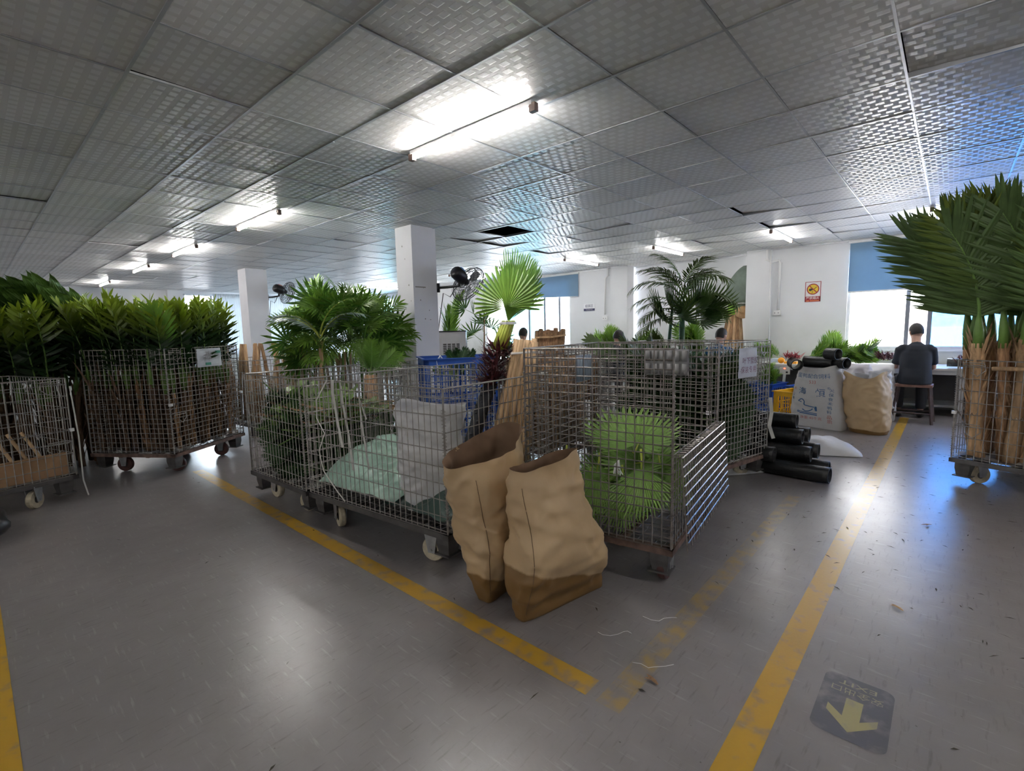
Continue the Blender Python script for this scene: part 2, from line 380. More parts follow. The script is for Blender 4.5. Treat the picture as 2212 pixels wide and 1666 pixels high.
LIFT = {(8, 5): (.02, -.03, .012), (9, 5): (.03, .02, .02), (6, 7): (.0, .025, .008), (9, 2): (-.03, 0, .012), (10, 3): (0, .03, .012), (0, 7): (.03, 0, .008), (12, -1): (.05, 0, .02), (10, -1): (.06, .02, .02), (14, -2): (.03, 0, .01), (13, 1): (.04, .0, .01), (11, 5): (.03, .03, .016), (2, 11): (.02, 0, .01), (5, -4): (.04, 0, .018), (1, 1): (0, .02, .01)}
for k, (nv, ds, i, j) in enumerate(cells):
    rx, ry, dz = LIFT.get((i, j), (rnd(-.006, .006), rnd(-.006, .006), rnd(0, .003)))
    M = Matrix.Translation((i*TX+TX/2, j*TY+TY/2, ZC+dz)) @ Matrix.Rotation(rx, 4, 'X') @ Matrix.Rotation(ry, 4, 'Y') @ Matrix.Translation((-TX/2, -TY/2, 0))
    if k < 298: put('ceiling_tile', tile_me, ceil, None, M)
    else: rest.box(g, TX-g, g, TY-g, 0, .012, M)
o = rest.build('far_ceiling_tiles', TILE, ceil); o['kind'] = 'stuff'
BARM = mat('aluminium_tee_bar', (.50, .51, .53), .35, .6, .15, 3)
for i in range(i0, i1+2):
    mb = MB(); x = i*TX; k = 40
    for q in range(k):
        ya, yb = Y0+(Y1-Y0)*q/k, Y0+(Y1-Y0)*(q+1)/k; s_ = .002*math.sin(q*1.7+i)
        mb.box(x-.008, x+.008, ya, yb, ZC-.004+s_, ZC+.0+s_); mb.box(x-.0015, x+.0015, ya, yb, ZC+s_, ZC+.03)
    mb.build('tee_bar', BARM, ceil)
for j in range(j0, j1+2):
    mb = MB(); y = j*TY; mb.box(X0, 10.45, y-.006, y+.006, ZC-.003, ZC); mb.build('cross_tee', BARM, ceil)
mb = MB(); mb.box(10.08, 10.11, Y0, .49, ZC-.025, ZC+.01); mb.box(10.0, 10.03, .49, .92, ZC-.025, ZC+.01); mb.box(10.43, 10.46, .92, 3.45, ZC-.025, ZC+.01); mb.box(10.0, 10.03, 3.45, 3.86, ZC-.025, ZC+.01); mb.box(10.08, 10.11, 3.86, Y1, ZC-.025, ZC+.01)
struct('trim_1', mb, BARM)

# ------------------------------------------------------------------ strip lights
TUBE = mat('lit_fluorescent_tube', (1., .975, .945), .4, emit=TUBE_POWER)
mb = MB(); mb.box(-.02, .02, -.60, .60, .022, .048); mb.box(-.012, .012, -.6, .6, .012, .022); BODY = mb.mesh('lamp_body', WHITEP)
mb = MB(); mb.tube([(0, -.585, 0), (0, .585, 0)], .0135, 10); TUB = mb.mesh('lamp_tube', TUBE, True); TUB2 = mb.mesh('lamp_tube', mat('dimmed_fluorescent_tube', (1., .98, .96), .4, emit=TUBE_POWER_DIM), True)
mb = MB(); mb.box(-.018, .018, -.025, .022, -.02, .03); HOLD = mb.mesh('lamp_holder', mat('brown_lamp_holder', (.16, .10, .08), .5))
def lamp(x, y, rz, label, group, tub=None):
    t = thing('strip_light', label, 'ceiling lamp', (x, y, ZC-.052), rz, group)
    put('lamp_body', BODY, t); put('lamp_tube', tub or TUB, t); put('lamp_holder', HOLD, t, (0, -.6, 0)); put('lamp_holder', HOLD, t, (0, .6, 0)); return t
YR = [.49, 4.08, 6.93, 9.75, 13.4, -3.0, -6.0]
for k, y in enumerate(YR):
    lamp(2.34, y, 0, ['large lit fluorescent strip light overhead above the cages, nearest', 'second lit strip light in the row running toward the back wall', 'third lit strip light in the row toward the back wall', 'fourth lit strip light in the row, small and far', 'last lit strip light, right against the back wall', 'lit strip light on the ceiling behind the camera', 'lit strip light on the ceiling far behind the camera'][k], 'strip lights over the aisle')
for y in (-5.0, -2.4, .2, 2.8, 5.6, 10.5): lamp(-3.9, y, 0, 'added fill strip light over the left aisle, out of frame', 'added fill lights over the left aisle')  # unseen lamp row added as frontal fill for the foreground
for k, y in enumerate([-1.81, -.03, 1.79, 3.64, 5.48, 7.05, 8.95, 10.75, 12.5, -3.6, -5.4]):
    lamp(8.49, y, PI/2, ['strip light above the right-hand tall palm bundles, end on', 'strip light above the no-smoking poster', 'strip light above the tall potted palm', 'strip light left of the potted palm near the blue blind', 'strip light behind the tied fan-leaf palm', 'strip light beside the wall fan on the near column', 'strip light hidden behind the near column', 'bright strip light left of the near column, lower edge to wall', 'bright strip light over the dense palm bush, farthest of its row', 'strip light by the window wall out of frame', 'strip light by the window wall far out of frame'][k], 'strip lights by the window wall', TUB2)

# ------------------------------------------------------------------ windows
FRAME = mat('grey_aluminium_frame', (.20, .22, .26), .4, .4); FRAMEW = mat('white_window_frame', (.75, .77, .80), .5)
def glassmat(name, col, g=.08):
    M = D.materials.new(name); M.use_nodes = True; n = M.node_tree.nodes; L = M.node_tree.links; n.remove(n['Principled BSDF'])
    a = N(M, 'ShaderNodeBsdfTransparent'); a.inputs[0].default_value = (*col, 1); b = N(M, 'ShaderNodeBsdfGlossy', Roughness=.02); x = N(M, 'ShaderNodeMixShader'); x.inputs[0].default_value = g
    L.new(a.outputs[0], x.inputs[1]); L.new(b.outputs[0], x.inputs[2]); L.new(x.outputs[0], n['Material Output'].inputs[0]); return M
CLEAR = glassmat('clear_glass', (.95, .97, 1)); BLUEG = glassmat('blue_tinted_glass', (.24, .50, .86)); CYAN = glassmat('cyan_tinted_glass', (.62, .86, .95))
def window(name, axis, c, a0, a1, z0, z1, mull, panes):
    """frame lies in the wall opening; mull = positions of the uprights; panes = glass per bay (None for an open bay)"""
    def B(mb, p, q, r, s, d0=0., d1=.05):
        if axis == 'x': mb.box(c+d0, c+d1, p, q, r, s)
        else: mb.box(p, q, c+d0, c+d1, r, s)
    mb = MB(); t_ = .045
    B(mb, a0, a1, z0, z0+t_, .03, .14); B(mb, a0, a1, z1-t_, z1, .03, .14); B(mb, a0, a0+t_, z0, z1, .03, .14); B(mb, a1-t_, a1, z0, z1, .03, .14)
    o = struct(name, mb, FRAMEW)
    for m_ in mull:
        mb = MB(); B(mb, m_-.028, m_+.028, z0+t_, z1-t_, .05, .11); mb.build('mullion', FRAME, o)
    ed = [a0+t_]+list(mull)+[a1-t_]
    for k, gl in enumerate(panes):
        if gl is None: continue
        mb = MB(); B(mb, ed[k], ed[k+1], z0+t_, z1-t_, .078, .084); mb.build('window_pane', gl, o)
    mb = MB(); B(mb, a0-.03, a1+.03, z0-.03, z0, -.03, .22); mb.build('window_sill', FRAMEW, o)
    return o
window('window_2', 'x', X1, *W2, [-2.4, -1.80, -1.52], [BLUEG, BLUEG, CLEAR, None])
window('window_1', 'x', X1, *W1, [5.44, 5.92, 6.45, 7.2], [None, CLEAR, CYAN, CYAN, CLEAR])
window('window_4', 'x', X1, *W4, [13.4, 14.2], [CYAN, CLEAR, CLEAR])
window('window_5', 'x', X1, *W5, [-5.6, -4.9], [CLEAR, CLEAR, BLUEG])
window('window_3', 'y', Y1, 4.44, 9.4, .9, 2.70, [5.2, 6.4, 7.6], [CLEAR, CLEAR, CLEAR, CLEAR])
BLIND = mat('blue_roller_blind', (.19, .32, .46), .6, 0, .04, 3, trans=.25)
def blind(y0, y1, z0, label, slant=0.):
    t = thing('roller_blind', label, 'blind', (X1-.03, y0, 0))
    mb = MB(); k = 14
    for q in range(k):
        ya, yb = (y1-y0)*q/k, (y1-y0)*(q+1)/k; za, zb = z0+slant*q/k, z0+slant*(q+1)/k; w1 = .004*math.sin(q*1.3); w2 = .004*math.sin((q+1)*1.3)
        mb.add([(w1, ya, za), (w2, yb, zb), (w2, yb, 2.73), (w1, ya, 2.73), (w1+.002, ya, za), (w2+.002, yb, zb), (w2+.002, yb, 2.73), (w1+.002, ya, 2.73)], [(0, 1, 2, 3), (5, 4, 7, 6), (0, 4, 5, 1)])
    mb.build('blind_cloth', BLIND, t)
    mb = MB(); mb.tube([(0, -.02, 2.735), (0, y1-y0+.02, 2.735)], .022, 8); mb.build('roller', WHITEP, t)
    mb = MB(); mb.box(-.008, .008, 0, y1-y0, z0-.02, z0+.006) if not slant else mb.bar((0, 0, z0), (0, y1-y0, z0+slant), .008); mb.build('bottom_rail', WHITEP, t)
    return t
blind(-3.0, -.71, 1.91, 'blue roller blind half lowered over the window behind the dark-shirted man')
blind(4.81, 8.10, 2.17, 'wide blue roller blind over the window behind the tied fan-leaf palm', .13)
blind(13.55, 14.28, 1.90, 'narrow blue roller blind right of the bright gap, behind the dense palm bush')
blind(14.40, 15.1, 1.92, 'narrow blue roller blind left of the bright gap in the far corner')
blind(-6.5, -4.2, 1.9, 'blue roller blind over the last window out of frame')
mb = MB()
for q in range(120):
    x = 5.2+q*.035; mb.add([(x, .02*(q % 2), .8), (x+.035, .02*((q+1) % 2), .8), (x+.035, .02*((q+1) % 2), 2.72), (x, .02*(q % 2), 2.72)], [(0, 1, 2, 3)])
o = mb.build('curtain', mat('pale_grey_blue_curtain', (.60, .66, .70), .8, 0, .05, 3, trans=.12)); o.location = (0, Y1-.1, 0)
tag(o, 'pale pleated curtain drawn across the back-wall window beside the far column', 'curtain')
# things outside the windows
mb = MB(); mb.box(10.4, 60, -40, 60, -.4, -.3); o = struct('ground_outside', mb, mat('pale_concrete_yard', (.55, .54, .52), .9))
t = thing('building', 'pale neighbouring building with a pinkish brick band, seen through the window', 'building', (19, 0, 0))
mb = MB(); mb.box(0, 5, -14, 4, -.3, 9); mb.build('wall', mat('pale_render', (.80, .79, .78), .9), t)
mb = MB(); mb.box(-.02, 0, -4.2, 1, .9, 1.75); mb.build('brick_band', mat('pinkish_brick', (.72, .52, .47), .9, 0, .2, 5), t)
mb = MB(); mb.box(-.05, -.02, -2.9, -1.35, .4, 1.2); mb.build('white_panel', mat('white_hoarding', (.85, .85, .85), .8), t)
mb = MB(); mb.box(-.03, 0, -2.35, -2.05, 2.2, 2.4); mb.build('vent', mat('dark_vent', (.25, .22, .24), .8), t)
mb = MB(); mb.box(-.03, 0, -.75, -.60, .9, 1.15); mb.build('opening', mat('dark_opening', (.05, .04, .05), .8), t)
t = thing('building', 'pale blue building with plain wall, seen through the far window', 'building', (22, 12, 0))
mb = MB(); mb.box(0, 5, -6, 14, -.3, 2.6); mb.build('wall', mat('pale_blue_render', (.50, .62, .68), .9), t)
mb = MB(); mb.box(-.2, 5.2, -6.2, 14.2, 2.6, 2.75); mb.build('roof_slab', mat('pale_render', (.8, .79, .78), .9), t)
# ------------------------------------------------------------------ wire cages
def wheel_meshes():
    out = {}
    for key, ty in (('c', TYRE), ('r', TYRE_R)):
        mb = MB(); MX = Matrix.Rotation(PI/2, 4, 'X')
        mb.lathe([(.030, -.020), (.072, -.021), (.077, -.012), (.077, .012), (.072, .021), (.030, .020)], 22, MX); a = mb.mesh('wheel_tyre', ty)
        mb = MB(); mb.lathe([(0, -.026), (.016, -.026), (.032, -.016), (.032, .016), (.016, .026), (0, .026)], 14, MX); b = mb.mesh('wheel_hub', STEEL)
        out[key] = (a, b)
    mb = MB(); mb.box(-.05, .05, -.045, .045, .185, .195)
    for s_ in (-1, 1): mb.add([(-.045, s_*.034, .185), (.045, s_*.034, .185), (.022, s_*.034, .06), (-.022, s_*.034, .06), (-.045, s_*.039, .185), (.045, s_*.039, .185), (.022, s_*.039, .06), (-.022, s_*.039, .06)], [(0, 1, 2, 3), (5, 4, 7, 6), (0, 3, 7, 4), (1, 5, 6, 2), (3, 2, 6, 7)])
    mb.bar((0, -.045, .078), (0, .045, .078), .008, 8, True); out['br'] = mb.mesh('caster_bracket', ZINC)
    mb = MB(); mb.box(-.05, .05, -.05, .05, .13, .20); mb.add([(-.05, -.05, .13), (.05, -.05, .13), (.05, .05, .13), (-.05, .05, .13), (-.04, -.04, .07), (.04, -.04, .07), (.04, .04, .07), (-.04, .04, .07)], [(0, 1, 5, 4), (1, 2, 6, 5), (2, 3, 7, 6), (3, 0, 4, 7)]); mb.box(-.06, .06, -.06, .06, .062, .07); out['leg'] = mb.mesh('cage_leg', STEEL)
    return out
WM = wheel_meshes()
def cage(label, N_, yaw, L, W, z1, tall=False, wire=WIRE, wheel='c', rigid=0., coils='NA', hinge=None, drop=None, twist=(.3, .1, -.4, .6), z0=.205, group='wire mesh cages on casters', open_face=None, wheels=None):
    """local x runs along the side N-A, local -y along the side N-B; N is the corner given"""
    t = thing('wire_cage', label, 'cage', (N_[0], N_[1], 0), math.radians(yaw), group)
    r = .0036 if tall else .0032
    zs = [z0+.02]; z = z1
    st = .05 if tall else .10
    zz = [z1, z1-.055]
    while zz[-1]-st > z0+.04: zz.append(zz[-1]-st)
    hs = sorted(zz+[z0+.03]); sv = .05
    def panel(a, b, za, zb, name='mesh_panel', out=(0, 0), par=t, sp=sv):
        mb = MB(); a = V(*a); b = V(*b); d = b-a; n_ = max(2, round(d.length/sp)); off = V(*out)*.005
        for q in range(n_+1):
            p = a+d*q/n_; wob = V(rnd(-.002, .002), rnd(-.002, .002), 0)
            mb.bar(p+V(0, 0, za)+off+wob, p+V(0, 0, zb)+off, r)
        for h in hs:
            if za-.01 <= h <= zb+.01: mb.bar(a+V(0, 0, h), b+V(0, 0, h), r)
        return mb.build(name, wire, par)
    c = {'N': (0, 0, 0), 'A': (L, 0, 0), 'B': (0, -W, 0), 'C': (L, -W, 0)}
    zm = z0+(z1-z0)*.48
    for k, (p, q, o) in {'NA': ('N', 'A', (0, 1, 0)), 'NB': ('N', 'B', (-1, 0, 0)), 'AC': ('A', 'C', (1, 0, 0)), 'BC': ('B', 'C', (0, -1, 0))}.items():
        if k == drop:
            panel(c[p], c[q], z0+.02, zm, out=o)
            # the upper half hangs outside, folded down over the lower one
            f = MB(); a = V(*c[p]); b = V(*c[q]); d = b-a; o_ = V(*o); n_ = round(d.length/.05); hgt = zm-z0-.02
            for q_ in range(n_+1):
                x = a+d*q_/n_; f.bar(x+V(0, 0, zm)+o_*.012, x+V(0, 0, zm+.006)+o_*.045, r); f.bar(x+V(0, 0, zm+.006)+o_*.045, x+V(0, 0, zm-hgt)+o_*.085, r)
            for q_ in range(int(hgt/.05)+1):
                u = q_*.05/hgt; f.bar(a+V(0, 0, zm-hgt*u)+o_*(.05+.04*u), b+V(0, 0, zm-hgt*u)+o_*(.05+.04*u), r*1.1)
            f.build('folded_mesh_panel', wire, t)
            mb = MB(); mb.helix(V(*c[p])+V(0, 0, zm)+o_*.006, V(*c[q])+V(0, 0, zm)+o_*.006, .010, .002, 42); mb.build('hinge_coil', wire, t)
            continue
        if k == open_face: continue
        panel(c[p], c[q], z0+.02, z1, out=o)
        if k == hinge:
            o_ = V(*o); mb = MB(); mb.helix(V(*c[p])+V(0, 0, zm)+o_*.01, V(*c[q])+V(0, 0, zm)+o_*.01, .011, .0022, 40); mb.build('hinge_coil', WIRE_D, t)
            for e in (p, q):
                mb = MB(); x = V(*c[e])+V(0, 0, zm)+o_*.012; mb.box(x.x-.014, x.x+.014, x.y-.014, x.y+.014, x.z-.013, x.z+.013); mb.build('hinge_end_cap', WHITEP, t)
            d = (V(*c[q])-V(*c[p])).normalized()
            for e, sg in ((p, 1), (q, -1)):
                for hz in (zm-.09, z1-.02):
                    mb = MB(); x = V(*c[e])+d*sg*.03+o_*.014+V(0, 0, hz); mb.tube([x, x+d*sg*.14, x+d*sg*.15-V(0, 0, .06), x+d*sg*.10-V(0, 0, .11), x+d*sg*.06-V(0, 0, .08)], .004, 5); mb.bar(x-V(0, 0, .02), x+d*sg*.15-V(0, 0, .02), .004); mb.build('latch_handle', wire, t)
    for p, q in (('N', 'A'), ('N', 'B'), ('A', 'C'), ('B', 'C')):
        if p+q == drop: continue
        mb = MB(); mb.bar(V(*c[p])+V(0, 0, z1), V(*c[q])+V(0, 0, z1), .0052, 6); mb.build('top_rail', wire, t)
    for k in 'NABC':
        mb = MB(); x = V(*c[k])
        if k in coils:
            mb.helix(x+V(0, 0, z0+.06), x+V(0, 0, z1-.12), .0125, .0021, 34)
        mb.bar(x+V(0, 0, z0), x+V(0, 0, z1), .0055, 6); mb.build('corner_coil' if k in coils else 'corner_post', wire, t)
    mb = MB(); e = .012
    mb.box(-e, L+e, -.03, e, z0-.022, z0+.012); mb.box(-e, L+e, -W-e, -W+.03, z0-.022, z0+.012); mb.box(-e, .03, -W-e, e, z0-.022, z0+.012); mb.box(L-.03, L+e, -W-e, e, z0-.022, z0+.012)
    for q in (.33, .66): mb.box(L*q-.02, L*q+.02, -W, 0, z0-.03, z0)
    mb.build('base_frame', RUST if tall else STEEL, t)
    mb = MB()
    for q in range(int(L/.05)+1): mb.bar((q*.05, 0, z0+.008), (q*.05, -W, z0+.008), .0025)
    for q in range(int(W/.1)+1): mb.bar((0, -q*.1, z0+.012), (L, -q*.1, z0+.012), .0025)
    mb.build('deck_mesh', wire, t)
    for x, y in ((.07, -.07), (L-.07, -.07), (.07, -W+.07), (L-.07, -W+.07)): put('leg', WM['leg'], t, (x, y, 0))
    wp = wheels or [(.17, -.10), (L-.24, -.10), (.17, -W+.12), (L-.24, -W+.12)]
    for q, (x, y) in enumerate(wp):
        b = put('caster', WM['br'], t, (x, y, 0)); b.rotation_euler = (0, 0, twist[q % 4])
        ty, hb = WM[wheel]; w1 = put('wheel', ty, b, (0, 0, .077)); put('wheel_hub', hb, b, (0, 0, .077))
    return t
def cpt(t, x, y, z=0.):
    """world point of a cage-local one"""
    return Matrix.Translation(t.location) @ Matrix.Rotation(t.rotation_euler[2], 4, 'Z') @ V(x, y, z)
G = cage('low wire cage in front holding a pale green tarpaulin and an open white sack', (1.676, .044), 95.6, 1.413, 1.11, 1.075, coils='NA', wheels=[(.17, -.05), (1.13, -.05), (.17, -.98), (1.13, -.98)], twist=(.25, -.35, .2, .4))
Mc = cage('low wire cage of big split leaves, directly behind the tarpaulin cage', (1.525, 1.50), 92, .95, 1.0, 1.072, coils='N')
T = cage('tall wire cage with its side folded down and pale fan leaves inside', (2.30, -1.032), 98.1, .899, 1.108, 1.283, True, WIRE_D, 'r', drop='NB', coils='NAC', twist=(1.5, .2, 1.4, .4), wheels=[(.06, -.10), (.70, -.10), (.06, -.72), (.70, -.95)])
B = cage('tall wire cage packed with dark leaves, handwritten paper on its side', (3.80, -.66), 77.4, 1.2, .95, 1.25, True, WIRE, 'c', hinge='NB', coils='N', twist=(1.2, .2, 1.1, .4))
K = cage('tall wire cage with a smudged white sign, full of palm stalks', (1.222, 3.739), 124.3, .955, 1.04, 1.285, True, WIRE, 'r', hinge='NB', coils='N', twist=(.4, .2, .3, .4), wheels=[(.12, -.16), (.7, -.12), (.12, -.80), (.7, -.9)])
Lc = cage('low wire cage with a brown cardboard strip inside, left of the palm stalk cage', (.453, 3.60), 197, 1.0, 1.0, 1.07, hinge='NA', coils='', twist=(.6, .5, .3, .4), wheels=[(.28, -.05), (.8, -.05), (.2, -.85), (.8, -.85)])
Rc = cage('low wire cage under the tall brown-stalked palm bundles', (5.068, -3.26), 69.6, 1.2, 1.0, 1.06, hinge='NA', coils='A', twist=(.4, 1.0, .3, .4), wheels=[(.3, -.12), (1.06, -.16), (.3, -.85), (1.0, -.85)])
P1 = cage('wire cage below the dense green palm bush near the far column', (2.45, 2.72), 92, 1.2, 1.0, 1.06, coils='')
P2 = cage('wire cage holding blue crates beside the near column', (2.84, 1.60), 90, 1.05, .95, 1.07, coils='')
Nc = cage('wire cage of brown bark bundles behind the folded-side cage', (3.55, .66), 90, .72, 1.0, 1.2, True, WIRE_D, coils='')
Qc = cage('far wire cage of brown stalks in front of the far column', (2.35, 4.75), 95, 1.1, 1.0, 1.07, coils='')

# ------------------------------------------------------------------ palm leaves
def pinnate(seed, L, n, ll, wd, a0=.9, a1=.5, bend=.6, droop=.25, lift=.25, start=.12, r0=.009, ridge=0., prof=lambda s: .6+.4*math.sin(PI*min(1, s*1.05)), bexp=1.3, down=0., side=0., plume=0.):
    """feather leaf: grows along +Z, bends toward -Y. returns (rib builder, leaflet builder, leaflet list)"""
    R_ = random.Random(seed); rib, lf, lst = MB(), MB(), []
    K_ = 14; pts = [V(0, 0, 0)]; tan = []
    for i in range(K_+1):
        th = bend*(i/K_)**bexp; tan.append(V(side*2*(i/K_), -math.sin(th), math.cos(th)).normalized())
        if i: pts.append(pts[-1]+(tan[i-1]+tan[i])*.5*L/K_)
    rib.tube(pts, [r0*(1-.8*i/K_) for i in range(K_+1)], 5)
    def at(t):
        x = t*K_; i = min(int(x), K_-1); f = x-i; return pts[i].lerp(pts[i+1], f), tan[i].lerp(tan[i+1], f).normalized()
    X = V(1, 0, 0)
    for q in range(n):
        s = (q+.5)/n; t = start+(1-start)*s*.995; p, T_ = at(t); Nn = V(0, T_.z, -T_.y).normalized(); XX = T_.cross(Nn).normalized()
        for sd in (-1, 1):
            a = a0+(a1-a0)*s+R_.uniform(-.08, .08); d = T_*math.cos(a)+XX*sd*math.sin(a)+Nn*(lift+R_.uniform(-.1, .1)+R_.uniform(-plume, plume))
            d = d.normalized()+V(0, 0, -down)
            ln = ll*prof(s)*R_.uniform(.9, 1.08); w_ = wd*R_.uniform(.85, 1.1)
            lst.append((p, d.normalized(), Nn, ln, w_)); lf.strip(p, d, Nn, ln, w_, droop*R_.uniform(.6, 1.3), ridge=ridge)
    e, T_ = at(.995); lf.strip(e, T_, V(0, math.cos(bend), math.sin(bend)), ll*.5, wd, .1)
    return rib, lf, lst
def fan(seed, R, n, span, split=.6, wd=None, cup=.25, droop=.2, petiole=.3, pr=.006, jit=.04, pleat=.25):
    """fan leaf: hub at the origin, spreads in the XZ plane around +Z, petiole down -Z"""
    R_ = random.Random(seed); st, lf = MB(), MB()
    if petiole: st.tube([(0, 0, -petiole), (0, .01, -petiole*.5), (0, 0, .02)], [pr*1.2, pr, pr*.6], 5)
    h = span/n*.5
    for q in range(n):
        a = -span/2+span*(q+.5)/n; ln = R*(1-.22*abs(a/(span/2))**2)*R_.uniform(1-jit, 1+jit)
        def P(rr, aa, e=0.): return V(math.sin(aa)*rr, -cup*(rr/R)**1.6*R*(1 if droop >= 0 else -1)-droop*R*max(0, rr/R-.6)**2+e, math.cos(aa)*rr)
        rs = split*ln; aa = rs*math.tan(h)*pleat
        if wd: h2 = wd/(2*max(rs, .02)); hh = min(h, h2)
        else: hh = h
        v_ = [P(.01, a), P(rs*.5, a-hh), P(rs*.5, a, aa*.6), P(rs*.5, a+hh), P(rs, a-hh*.97), P(rs, a, aa), P(rs, a+hh*.97), P((rs+ln)/2+.1*ln, a-hh*.42), P((rs+ln)/2+.1*ln, a, aa*.4), P((rs+ln)/2+.1*ln, a+hh*.42), P(ln, a+R_.uniform(-.02, .02))]
        lf.add(v_, [(0, 1, 2), (0, 2, 3), (1, 4, 5, 2), (2, 5, 6, 3), (4, 7, 8, 5), (5, 8, 9, 6), (7, 10, 8), (8, 10, 9)])
    return st, lf
def split_leaf(seed, R):
    """big heart-shaped leaf with cuts, lying in XZ with its tip up +Z"""
    R_ = random.Random(seed); lf = MB(); n = 56; vs = [V(0, 0, 0)]
    for q in range(n):
        a = -PI+2*PI*(q+.5)/n; rr = R*(.62+.38*math.cos(a*.5)**2)*(1.0 if abs(a) < 2.75 else .55)
        if q % 7 in (3,) and abs(a) > .35: rr *= .42
        if q % 7 in (2, 4) and abs(a) > .35: rr *= .93
        vs.append(V(math.sin(a)*rr, -.18*R*(rr/R)**2+.03*R*math.sin(a*7), math.cos(a)*rr+.1*R))
    lf.add(vs, [(0, q+1, (q+1) % n+1) for q in range(n)])
    st = MB(); st.tube([(0, 0, -R*1.6), (0, .03, -R*.7), (0, 0, .0)], .006, 5); return st, lf
CACHE = {}
def leafpair(key, fn, smat, lmat):
    if key not in CACHE:
        r = fn(); CACHE[key] = (r[0].mesh(key+'_stalk', smat, True), r[1].mesh(key+'_blade', lmat), r)
    return CACHE[key]
def place(key, M, name, label, cat, group=None, part='leaflets', stuff=True):
    s_, l_, _ = CACHE[key]; o = put(name, s_, None, None, M); tag(o, label, cat, group)
    c = put(part, l_, o)
    if stuff: c['kind'] = 'stuff'
    return o
def stalked(seed, H, zb, zg, blade, brown=BARK, r=.03):
    """a bundle stalk: brown fibre sheath, green petiole, feather leaf"""
    R_ = random.Random(seed); a, b = MB(), MB(); n = 9; pts = []; rr = []
    for i in range(n):
        u = i/(n-1); pts.append(V(R_.uniform(-.006, .006), R_.uniform(-.006, .006), zb*u)); rr.append(r*(1.05-.2*u)*R_.uniform(.78, 1.2))
    a.tube(pts, rr, 8, True, .7)
    for q in range(16):
        z = R_.uniform(.02, zb*.95); an = R_.uniform(0, 2*PI); d = V(math.cos(an), math.sin(an)*.7, 0)
        a.strip(V(0, 0, z)+d*r*.8, (d*.25+V(0, 0, 1)).normalized(), d, R_.uniform(.12, .3), R_.uniform(.02, .035), -.1)
    b.tube([(0, 0, zb*.96), (0, 0, (zb+zg)/2), (0, .004, zg), (0, 0, zg+.06)], [r*.92, r*.78, r*.42, r*.22], 7, True, .7)
    for q in (-1, 1) if r < .04 else (): b.strip(V(q*r*.3, 0, zb*.97), V(q*.12, 0, 1), V(0, 1, 0), zg-zb, r*1.2, 0)
    return a, b

def packed(key, c, n, L, x0, x1, y0, y1, z0_, z1_, sc, name, label, cat, group, R_, half=.16, tilt=.12):
    """leaves laid flat in layers, each wholly inside the box given in cage coordinates"""
    for q in range(n):
        s_ = sc*R_.uniform(.85, 1.05); ln = L*s_*1.2; al = R_.random() < .7
        if y1-y0 < ln+.04: al = False
        elif x1-x0 < ln+.04: al = True
        z = z0_+(z1_-z0_)*(q+.5)/n+R_.uniform(-.02, .02); h = half*s_
        if al: sg = R_.choice((-1, 1)); x = R_.uniform(x0+h, x1-h); y = R_.uniform(y0+.02, max(y0+.03, y1-ln)) if sg > 0 else R_.uniform(min(y1-.03, y0+ln), y1-.02); up = V(R_.uniform(-.12, .12), sg, R_.uniform(-tilt, tilt))
        else: sg = R_.choice((-1, 1)); y = R_.uniform(y0+h, y1-h); x = R_.uniform(x0+.02, max(x0+.03, x1-ln)) if sg > 0 else R_.uniform(min(x1-.03, x0+ln), x1-.02); up = V(sg, R_.uniform(-.12, .12), R_.uniform(-tilt, tilt))
        rz = Matrix.Rotation(c.rotation_euler[2], 3, 'Z'); k = key[q % len(key)]
        place(k, frame(rz @ up, rz @ V(R_.uniform(-1, .3), R_.uniform(-.3, 1), .35), tuple(cpt(c, x, y, z)), s_), name, label, cat, group)

def heap(keys, c, n, L, x0, x1, y0, y1, z0_, z1_, sc, mt, label, cat, R_):
    """uncountable filling of a cage: the same leaves, joined into one object"""
    mb = MB()
    for q in range(n):
        s_ = sc*R_.uniform(.85, 1.05); ln = L*s_; sg = R_.choice((-1, 1)); h = .16*s_
        x = R_.uniform(x0+h, x1-h); y = R_.uniform(y0+.02, max(y0+.03, y1-ln)) if sg > 0 else R_.uniform(min(y1-.03, y0+ln), y1-.02); z = z0_+(z1_-z0_)*(q+.5)/n
        rz = Matrix.Rotation(c.rotation_euler[2], 3, 'Z'); M = frame(rz @ V(R_.uniform(-.15, .15), sg, R_.uniform(-.1, .1)), rz @ V(R_.uniform(-1, .3), R_.uniform(-.3, 1), .35), tuple(cpt(c, x, y, z)), s_)
        lf = CACHE[keys[q % len(keys)]][2][1]; mb.add([M @ V(*v) for v in lf.v], lf.f)
    o = mb.build('leaf_heap', mt); return tag(o, label, cat, None, 'stuff')
